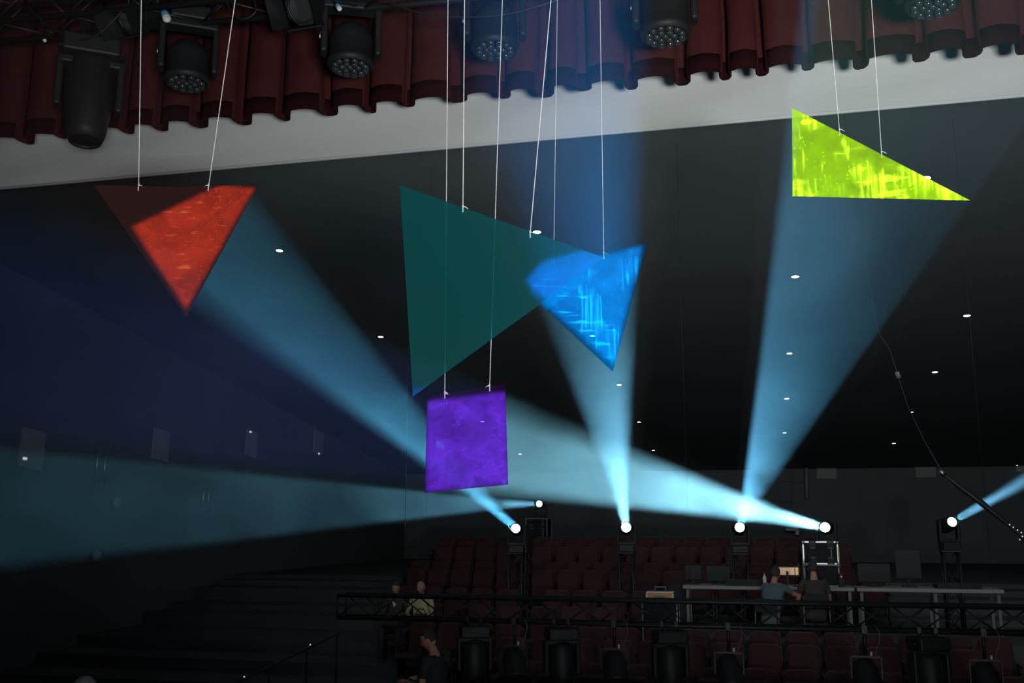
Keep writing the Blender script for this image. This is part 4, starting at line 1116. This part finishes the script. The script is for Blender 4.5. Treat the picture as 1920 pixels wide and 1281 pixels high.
# ------------------------------------------------------------------ people
def person(name, label, J, mats, hair=None, look=None, bald=False, s=1.0, beard=False, up=Vector((0, 0, 1))):
    """J: world joints. One continuous skinned body; segments decide which cloth or skin a face belongs to.
    mats: dict shirt, sleeve_end ('short'/'long'), trousers"""
    t_ = thing(name, (J['pelvis'].x, J['pelvis'].y, min(v.z for v in J.values()) - 0.05), label, 'person')
    V = []; E = []; Rr = []
    def vert(p, r): V.append(Vector(p)); Rr.append(r * s); return len(V) - 1
    def chain(start, seq):
        prev = start
        for p, r in seq:
            k = vert(p, r); E.append((prev, k)); prev = k
        return prev
    mixp = lambda a, b, t: a.lerp(b, t)
    pel = vert(J['pelvis'], 0.155)
    ch = chain(pel, [(mixp(J['pelvis'], J['chest'], .5), 0.14), (J['chest'], 0.165)])
    nk = chain(ch, [(mixp(J['chest'], J['neck'], .6), 0.13), (J['neck'], 0.064), (mixp(J['neck'], J['head'], .45), 0.058), (mixp(J['neck'], J['head'], .85), 0.05)])
    for a in ('l', 'r'):
        sh = chain(ch, [(J['sh_' + a].lerp(J['neck'], .12), 0.085), (J['sh_' + a].lerp(J['el_' + a], .12), 0.065), (mixp(J['sh_' + a], J['el_' + a], .5), 0.052), (J['el_' + a], 0.042),
                        (mixp(J['el_' + a], J['wr_' + a], .35), 0.042), (J['wr_' + a], 0.027)])
        hd = (J['wr_' + a] - J['el_' + a]).normalized()
        dn = hd.cross(Vector((0, 0, 1))); dn = dn.normalized() if dn.length > .1 else Vector((1, 0, 0))
        side = J.get('palm_' + a, dn)
        nrm = hd.cross(side).normalized()
        pm = chain(sh, [(J['wr_' + a] + hd * .045, 0.030), (J['wr_' + a] + hd * .085, 0.030)])
        root = J['wr_' + a] + hd * .085
        curl = nrm if nrm.z < 0 else -nrm
        for i, ln in enumerate((.060, .072, .067, .052)):
            o_ = side * (i - 1.5) * .019
            p1 = root + o_ + hd * .022; p2 = p1 + (hd * .85 + curl * .5).normalized() * ln * .5; p3 = p2 + (hd * .4 + curl * .9).normalized() * ln * .5
            chain(pm, [(root + o_, .011), (p1, .0095), (p2, .0085), (p3, .007)])
        tb = J['wr_' + a] + hd * .035 - side * .028
        chain(len(V) - 1 - 16 - 1 if False else pm - 1, [(tb, .013), (tb - side * .022 + hd * .028 + curl * .01, .0105), (tb - side * .024 + hd * .055 + curl * .022, .009)])
        hp = chain(pel, [(J['hip_' + a], 0.10), (mixp(J['hip_' + a], J['kn_' + a], .45), 0.082), (J['kn_' + a], 0.058), (mixp(J['kn_' + a], J['an_' + a], .35), 0.056), (J['an_' + a], 0.038)])
        chain(hp, [(J['an_' + a] + Vector((0, 0, -.05)) + J['fwd'] * .04, .040), (J['an_' + a] + Vector((0, 0, -.06)) + J['fwd'] * .15, .033)])
    me = bpy.data.meshes.new('skeleton'); me.from_pydata([tuple(v) for v in V], E, []); me.update()
    o = bpy.data.objects.new('skeleton', me); COL.objects.link(o)
    sk = o.modifiers.new('skin', 'SKIN'); sk.use_smooth_shade = True
    for i, d in enumerate(me.skin_vertices[0].data): d.radius = (Rr[i], Rr[i] * (1.0)); d.use_root = (i == 0)
    ss = o.modifiers.new('sub', 'SUBSURF'); ss.levels = 1; ss.render_levels = 1
    dg = bpy.context.evaluated_depsgraph_get(); dg.update()
    bm = bmesh.new(); bm.from_mesh(o.evaluated_get(dg).to_mesh())
    bpy.data.objects.remove(o)
    # head: shaped ellipsoid with brow, nose, chin, ears, joined to the neck
    H = J['head']; f = look.normalized()
    rt = f.cross(up).normalized(); u = rt.cross(f).normalized()
    def headpt(a, b, c): return H + (rt * a + f * b + u * c) * s
    hb = bmesh.ops.create_icosphere(bm, subdivisions=4, radius=1.0)
    hv = hb['verts']
    def g(x, y, z, cx, cy, cz_, w): return math.exp(-((x - cx) ** 2 + (y - cy) ** 2 + (z - cz_) ** 2) / (w * w))
    for v in hv:
        x, y, z = v.co
        rx, ry, rz_ = 0.076, 0.096, 0.118
        jaw = 1 - 0.30 * max(0, -z) ** 1.5
        X_, Y_, Z_ = x * rx * jaw, y * ry * (1 - 0.12 * max(0, -z) * (1 if y < 0 else .4)), z * rz_
        Y_ += .026 * g(x, y, z, 0, 1.0, -.22, .17) + .012 * g(x, y, z, 0, .95, .02, .14) + .012 * g(x, y, z, 0, .75, -.75, .25)
        Y_ -= .012 * (g(x, y, z, .36, .9, .05, .18) + g(x, y, z, -.36, .9, .05, .18))
        Y_ += .006 * g(x, y, z, 0, .9, -.45, .12) - .004 * g(x, y, z, 0, .9, -.52, .06)
        X_ += (.016 if x > 0 else -.016) * (g(abs(x), y, z, 1.0, -.05, -.05, .16))
        Y_ -= .022 * g(x, y, z, 0, -.9, -.9, .5) * 0
        v.co = headpt(X_, Y_, Z_)
    me = bpy.data.meshes.new('body')
    M_ = [mats['shirt'], M_SKIN, mats['trousers'], mats.get('shoes', M_BLACK_CLOTH)]
    segs = [('pelvis', 'chest', 0), ('chest', 'neck', 0), ('neck', 'head', 1)]
    bm.normal_update()
    hset = set(v.index for v in hv)
    def dseg(p, a, b):
        ab = b - a; t1 = max(0, min(1, (p - a).dot(ab) / max(ab.length_squared, 1e-9))); return (p - (a + ab * t1)).length, t1
    cand = [('pelvis', 'chest', 'torso'), ('chest', 'neck', 'neck')]
    bm.verts.index_update()
    headfaces = set(f2 for v in hv for f2 in v.link_faces)
    for fc in bm.faces:
        fc.smooth = True
        if fc in headfaces: fc.material_index = 1; continue
        p = fc.calc_center_median()
        best = None
        L_ = [(dseg(p, J['pelvis'], J['chest']), 't', .155), (dseg(p, J['chest'], J['neck']), 'n', .11), (dseg(p, J['neck'], J['head']), 'h', .06)]
        for a in ('l', 'r'):
            L_ += [(dseg(p, J['sh_' + a], J['el_' + a]), 'u', .055), (dseg(p, J['el_' + a], J['wr_' + a] + (J['wr_' + a] - J['el_' + a]).normalized() * .2), 'f', .04), (dseg(p, J['hip_' + a], J['kn_' + a]), 'th', .08), (dseg(p, J['kn_' + a], J['an_' + a]), 'c', .055), (dseg(p, J['an_' + a] - Vector((0, 0, .05)), J['an_' + a] + J['fwd'] * .15 - Vector((0, 0, .05))), 's', .04)]
        (d, t1), k, rr_ = min(L_, key=lambda q: q[0][0] - q[2])
        mi = 0
        if k == 'n' : mi = 1 if t1 > .92 else 0
        elif k == 'h': mi = 1
        elif k == 'u': mi = 0 if (mats['sleeve'] == 'long' or t1 < .62) else 1
        elif k == 'f': mi = 1 if (mats['sleeve'] == 'short' or t1 > .60) else 0
        elif k in ('th', 'c'): mi = 2
        elif k == 's': mi = 3
        fc.material_index = mi
    bm.to_mesh(me); bm.free()
    for m in M_: me.materials.append(m)
    me.update()
    b = bpy.data.objects.new('body', me); COL.objects.link(b); b.parent = t_; b.matrix_parent_inverse = Matrix.Translation(t_.location).inverted()
    # eyes and mouth line
    mb = MB()
    for k in (-1, 1): mb.lathe([(.003, -.004), (.008, 0), (.003, .004)], 8, M=Matrix.Translation(headpt(k * .028, .082, .006)) @ orient(f))
    mb.build('eyes', M_HAIR, b)
    mb = MB(); mb.tube([headpt(-.022, .088, -.058), headpt(0, .094, -.056), headpt(.022, .088, -.058)], .0035 * s, 5); mb.build('mouth', mat('lips_' + name, (.25, .09, .08), .6), b)
    if hair is not None:
        hb_ = bmesh.new(); bmesh.ops.create_icosphere(hb_, subdivisions=4, radius=1.0)
        dele = []
        rr2 = random.Random(5)
        for v in hb_.verts:
            x, y, z = v.co
            lim = (.38 if not bald else .0)
            keep = z > (.42 if y > .1 else (-.05 if y > -.3 else -.45)) + (.25 * y if y > .1 else 0)
            if bald: keep = keep and z < .25 and y < .1
            if not keep: dele.append(v)
            k = 1.09 + .02 * math.sin(x * 17 + z * 13) * math.cos(y * 15)
            v.co = headpt(x * .076 * k, y * .096 * k, z * .118 * (k if z > 0 else 1.03))
        bmesh.ops.delete(hb_, geom=dele, context='VERTS')
        for fc in hb_.faces: fc.smooth = True
        hm = bpy.data.meshes.new('hair'); hb_.to_mesh(hm); hb_.free(); hm.materials.append(hair)
        ho = bpy.data.objects.new('hair', hm); COL.objects.link(ho); ho.parent = b
        ho.matrix_parent_inverse = matrix_of(b).inverted()
        md = ho.modifiers.new('thick', 'SOLIDIFY'); md.thickness = .012
    return t_, b

def pose(px_, py_, Y, face_deg, lean=0.0, seat=None, floor=0.0, height=1.78, arms=None, head_down=0.0, kind='stand'):
    """px,py = centre of the head. face_deg: heading, 0 = away from the stage camera (+Y), 90 = towards -X"""
    a = R(face_deg); f = Vector((-math.sin(a), math.cos(a), 0)); r_ = Vector((math.cos(a), math.sin(a), 0))
    H = at_y(px_, py_, Y)
    k = height / 1.78
    J = {'fwd': f}
    J['head'] = H
    J['neck'] = H - f * (.03 + head_down) * k - Vector((0, 0, .17 * k))
    J['chest'] = J['neck'] - Vector((0, 0, .21 * k)) - f * lean * .25
    J['pelvis'] = J['chest'] - Vector((0, 0, .34 * k)) - f * lean * .45
    for n_, sg in (('l', -1), ('r', 1)):
        J['sh_' + n_] = J['neck'] + r_ * sg * .19 * k - Vector((0, 0, .06 * k))
        J['hip_' + n_] = J['pelvis'] + r_ * sg * .10 * k - Vector((0, 0, .06 * k))
        if kind == 'stand':
            hz = J['hip_' + n_].z; leg = hz - floor - .09
            J['kn_' + n_] = J['hip_' + n_] - Vector((0, 0, leg * .5)) + f * .02
            J['an_' + n_] = J['hip_' + n_] - Vector((0, 0, leg)) - f * .02
        else:
            J['kn_' + n_] = J['hip_' + n_] + f * .43 * k + Vector((0, 0, .02)) + r_ * sg * .06
            J['an_' + n_] = J['kn_' + n_] + Vector((0, 0, -min(.42 * k, J['kn_' + n_].z - floor - .08))) + f * .03
        if arms: e, w = arms[n_]
        else: e, w = (.03, .0, -.28), (.2, -.03, -.36)
        J['el_' + n_] = J['sh_' + n_] + (f * e[0] + r_ * sg * e[1] + Vector((0, 0, e[2]))) * k
        J['wr_' + n_] = J['sh_' + n_] + (f * w[0] + r_ * sg * w[1] + Vector((0, 0, w[2]))) * k
    return J, f, r_
# man in black T-shirt looking down at the phone in his hands
J, f, r_ = pose(803, 1199, 11.7, 75, head_down=.07, floor=0.0, height=1.80, arms={'l': ((.03, .05, -.29), (.29, -.03, -.25)), 'r': ((.03, .05, -.27), (.29, -.07, -.24))}, kind='stand', lean=.05)
person('person', 'man in a black T-shirt standing at the bottom, head bowed over his hands', J, dict(shirt=M_BLACK_CLOTH, sleeve='short', trousers=M_BLACK_CLOTH), hair=M_HAIR, look=Vector((-1, 0.02, -.55)))
ph = (J['wr_l'] + J['wr_r']) / 2 + f * .12
mb = MB(); mb.box(ph + Vector((0, 0, .0)), (.075, .15, .009), Matrix.Rotation(R(104), 3, 'Z') @ Matrix.Rotation(R(30), 3, 'X'), bev=.003)
pt = thing('phone', ph, 'dark phone held by the man in the black T-shirt', 'phone'); mb.build('phone_body', M_PLASTIC, pt)
wb = J['wr_l'] - (J['wr_l'] - J['el_l']).normalized() * .02
mb = MB(); mb.lathe([(.034, -.012), (.036, 0), (.034, .012)], 16, M=Matrix.Translation(wb) @ orient(J['wr_l'] - J['el_l']), caps=(False, False)); mb.build('wristwatch', M_ALU)
wo = COL.objects['wristwatch']; tag(wo, 'silver wristwatch on the arm of the man in black', 'watch')
# two seated people left, behind the truss
J, f, r_ = pose(742, 1103, 18.0, 180 + 5, floor=floor_z(17.6), height=1.7, kind='sit', arms={'l': ((.10, .05, -.26), (.32, -.04, -.24)), 'r': ((.10, .05, -.26), (.32, -.04, -.24))}, head_down=.03)
fz_ = min(J['an_l'].z, J['an_r'].z)
person('person', 'seated person in dark jacket and white collar behind an open laptop', J, dict(shirt=M_BROWN_CLOTH, sleeve='long', trousers=M_BLACK_CLOTH), hair=M_HAIR, look=f + Vector((0, 0, -.3)))
mb = MB(); c = J['neck'] + f * .08 - Vector((0, 0, .05)); mb.add([c + r_ * -.07, c + r_ * .07, c - Vector((0, 0, .13)) + f * .06, c + r_ * -.07 + f * .01, c + r_ * .07 + f * .01, c - Vector((0, 0, .13)) + f * .07], [(0, 1, 2), (5, 4, 3), (0, 3, 4, 1), (1, 4, 5, 2), (2, 5, 3, 0)])
col_ = mb.build('white_collar', M_LABEL_WHITE); col_.parent = COL.objects['body.001']; col_.matrix_parent_inverse = matrix_of(col_.parent).inverted()
lp = J['kn_l'].lerp(J['kn_r'], .5) + Vector((0, 0, .09)) - f * .08
lt = thing('laptop', lp, 'open laptop with two small lights on the lap of the left seated person', 'laptop')
Rl = Matrix.Rotation(R(190), 3, 'Z')
mb = MB(); mb.box(lp, (.34, .24, .018), Rl, bev=.004); mb.build('keyboard_base', M_PLASTIC, lt)
mb = MB(); mb.box(lp + f * .13 + Vector((0, 0, .11)), (.34, .012, .22), Rl, bev=.004); sc_ = mb.build('screen_lid', M_PLASTIC, lt)
for k in (-1, 1):
    mb = MB(); mb.box(lp + f * .14 + r_ * k * .07 + Vector((0, 0, .13)), (.014, .006, .014), Rl); mb.build('indicator', M_LED_GLINT, sc_)
J, f, r_ = pose(789, 1102, 18.0, 180 - 5, floor=floor_z(17.6), height=1.75, kind='sit', arms={'l': ((.10, .07, -.26), (.28, -.10, -.30)), 'r': ((.10, .07, -.26), (.28, -.10, -.30))}, head_down=.02)
person('person', 'seated bald man in a pale yellow top at lower left', J, dict(shirt=M_PALE_CLOTH, sleeve='short', trousers=M_BLACK_CLOTH), hair=M_GREYHAIR, bald=True, look=f + Vector((0, 0, -.25)))
bp_ = J['kn_l'] + Vector((.02, 0, .20))
bt = thing('shoulder_bag', bp_, 'dull red bag on the lap of the bald man', 'bag')
mb = MB(); mb.box(bp_, (.26, .16, .22), Matrix.Rotation(R(10), 3, 'Z'), bev=.05); mb.build('bag_body', M_RED_SEAT, bt)
mb = MB(); mb.tube([bp_ + Vector((-.1, 0, .1)), bp_ + Vector((-.05, 0, .19)), bp_ + Vector((.05, 0, .19)), bp_ + Vector((.1, 0, .1))], .01, 6); mb.build('strap', M_BLACK_CLOTH, bt)
# two technicians at the desk
J, f, r_ = pose(1454, 1076, 17.75, -25, floor=rz0, height=1.75, kind='sit', lean=.25, arms={'l': ((.12, .04, -.26), (.34, -.06, -.22)), 'r': ((.16, .12, -.12), (.36, .08, -.08))}, head_down=.05)
SEATZ = J['pelvis'].z - .13
person('person', 'man in a grey T-shirt seated at the desk reaching to the right', J, dict(shirt=M_GREY_CLOTH, sleeve='short', trousers=M_BLACK_CLOTH), hair=M_HAIR, look=f + Vector((0, 0, -.15)))
def chair(J, f, r_, lb, fl):
    s_ = J['pelvis'] - Vector((0, 0, .17)); t_ = thing('folding_chair', (s_.x, s_.y, fl), lb, 'chair', 'chairs at the control desk')
    Rz = Matrix((r_, f, Vector((0, 0, 1)))).transposed()
    mb = MB(); mb.box(s_ + f * .1, (.42, .42, .035), Rz, bev=.01); mb.build('seat', M_BLACK_CLOTH, t_)
    mb = MB(); mb.box(s_ - f * .16 + Vector((0, 0, .38)), (.40, .025, .22), Rz, bev=.01); mb.build('backrest', M_BLACK_CLOTH, t_)
    for a in (-1, 1):
        for b_ in (-.14, .28):
            mb = MB(); top_ = s_ + r_ * a * .2 + f * b_ + Vector((0, 0, .45 if b_ < 0 else -.01)); mb.tube([top_, Vector((s_.x, s_.y, fl + .01)) + r_ * a * .21 + f * b_ * 1.1], .011, 6); mb.build('leg', M_TABLE_LEG, t_)
# the desk platform runs on in front of the tables for the chairs
tag(MB().box(((xa + xd) / 2 + .3, TYY - 1.1, rz0 / 2 + 0.1), (xd - xa - 0.1, 0.58, rz0 - 0.2)).build('platform', M_FLOOR), 'low dark platform strip under the technicians in front of the desk', 'platform')
chair(J, f, r_, 'folding chair under the man in grey', rz0)
J, f, r_ = pose(1524, 1066, 17.75, 5, floor=rz0, height=1.78, kind='sit', arms={'l': ((.05, .08, -.28), (.24, .02, -.38)), 'r': ((.06, .05, -.28), (.28, -.04, -.34))}, head_down=.05)
person('person', 'person in dark brown clothes seated at the desk, right of the man in grey', J, dict(shirt=M_BROWN_CLOTH, sleeve='short', trousers=M_BLACK_CLOTH), hair=M_HAIR, look=f + Vector((0, 0, -.1)))
chair(J, f, r_, 'folding chair under the person in brown', rz0)
# crouching stagehand whose crown shows at the bottom left
J, f, r_ = pose(156, 1311, 5.2, 10, floor=1.40, height=1.7, kind='sit', head_down=.03)
dz = 1.40 + .10 - J['pelvis'].z + .05
for n_, sg in (('l', -1), ('r', 1)):
    J['hip_' + n_].z = max(J['hip_' + n_].z, 1.52)
J['pelvis'].z = max(J['pelvis'].z, 1.56)
for n_, sg in (('l', -1), ('r', 1)):
    J['kn_' + n_] = J['hip_' + n_] + f * .32 + Vector((0, 0, .20)) + r_ * sg * .12
    J['an_' + n_] = Vector((J['kn_' + n_].x, J['kn_' + n_].y, 1.49)) + f * .10
person('person', 'crown of a grey-haired person cut off by the bottom left edge', J, dict(shirt=M_BLACK_CLOTH, sleeve='long', trousers=M_BLACK_CLOTH), hair=M_GREYHAIR, look=f)

# two added ceiling spots, apart from the downlights, brighten a few top seats
for px_, py_, sx_ in ((1198, 791, 1232), (1676, 831, 1705)):
    A = at_plane(px_, py_, CEIL_P, CEIL_N) - Vector((0, 0, .03)); B = at_y(sx_, 1020, 23.4); A = Vector((B.x, 24.6, cz(24.6) - .05))
    l = bpy.data.lights.new('seat_accent_spot', 'SPOT'); l.energy = 55; l.color = (1, .9, .8); l.spot_size = R(13); l.spot_blend = .4; l.shadow_soft_size = .03
    o = bpy.data.objects.new('seat_accent_spot', l); o.location = A; o.rotation_euler = (B - A).to_track_quat('-Z', 'Y').to_euler(); COL.objects.link(o)

# ------------------------------------------------------------------ stair rail at lower left
A, B = at_y(420, 1292, 10.6), at_y(636, 1186, 13.2)
t_ = thing('stair_rail', (A.x, A.y, 0), 'thin dark handrail climbing from the bottom towards the seats at left', 'handrail')
mb = MB(); mb.tube([A, B], 0.02, 8); rl = mb.build('rail', M_TRUSS, t_)
for k in (0.02, .35, .68, .98):
    p = A.lerp(B, k); mb = MB(); mb.tube([(p.x, p.y, 0.0), p], .016, 6); mb.build('post', M_TRUSS, t_)
for px_, py_ in ((457, 1271), (598, 1203)):
    k = (px_ - 420) / 216; p = A.lerp(B, min(max(k * .86, 0), 1)) + Vector((0, 0, .018)); mb = MB(); mb.lathe([(.008, 0), (.012, .006), (.006, .016)], 8, M=Matrix.Translation(p)); mb.build('rail_highlight', M_LED_GLINT, rl)  # glowing beads painted in as highlights along the rail
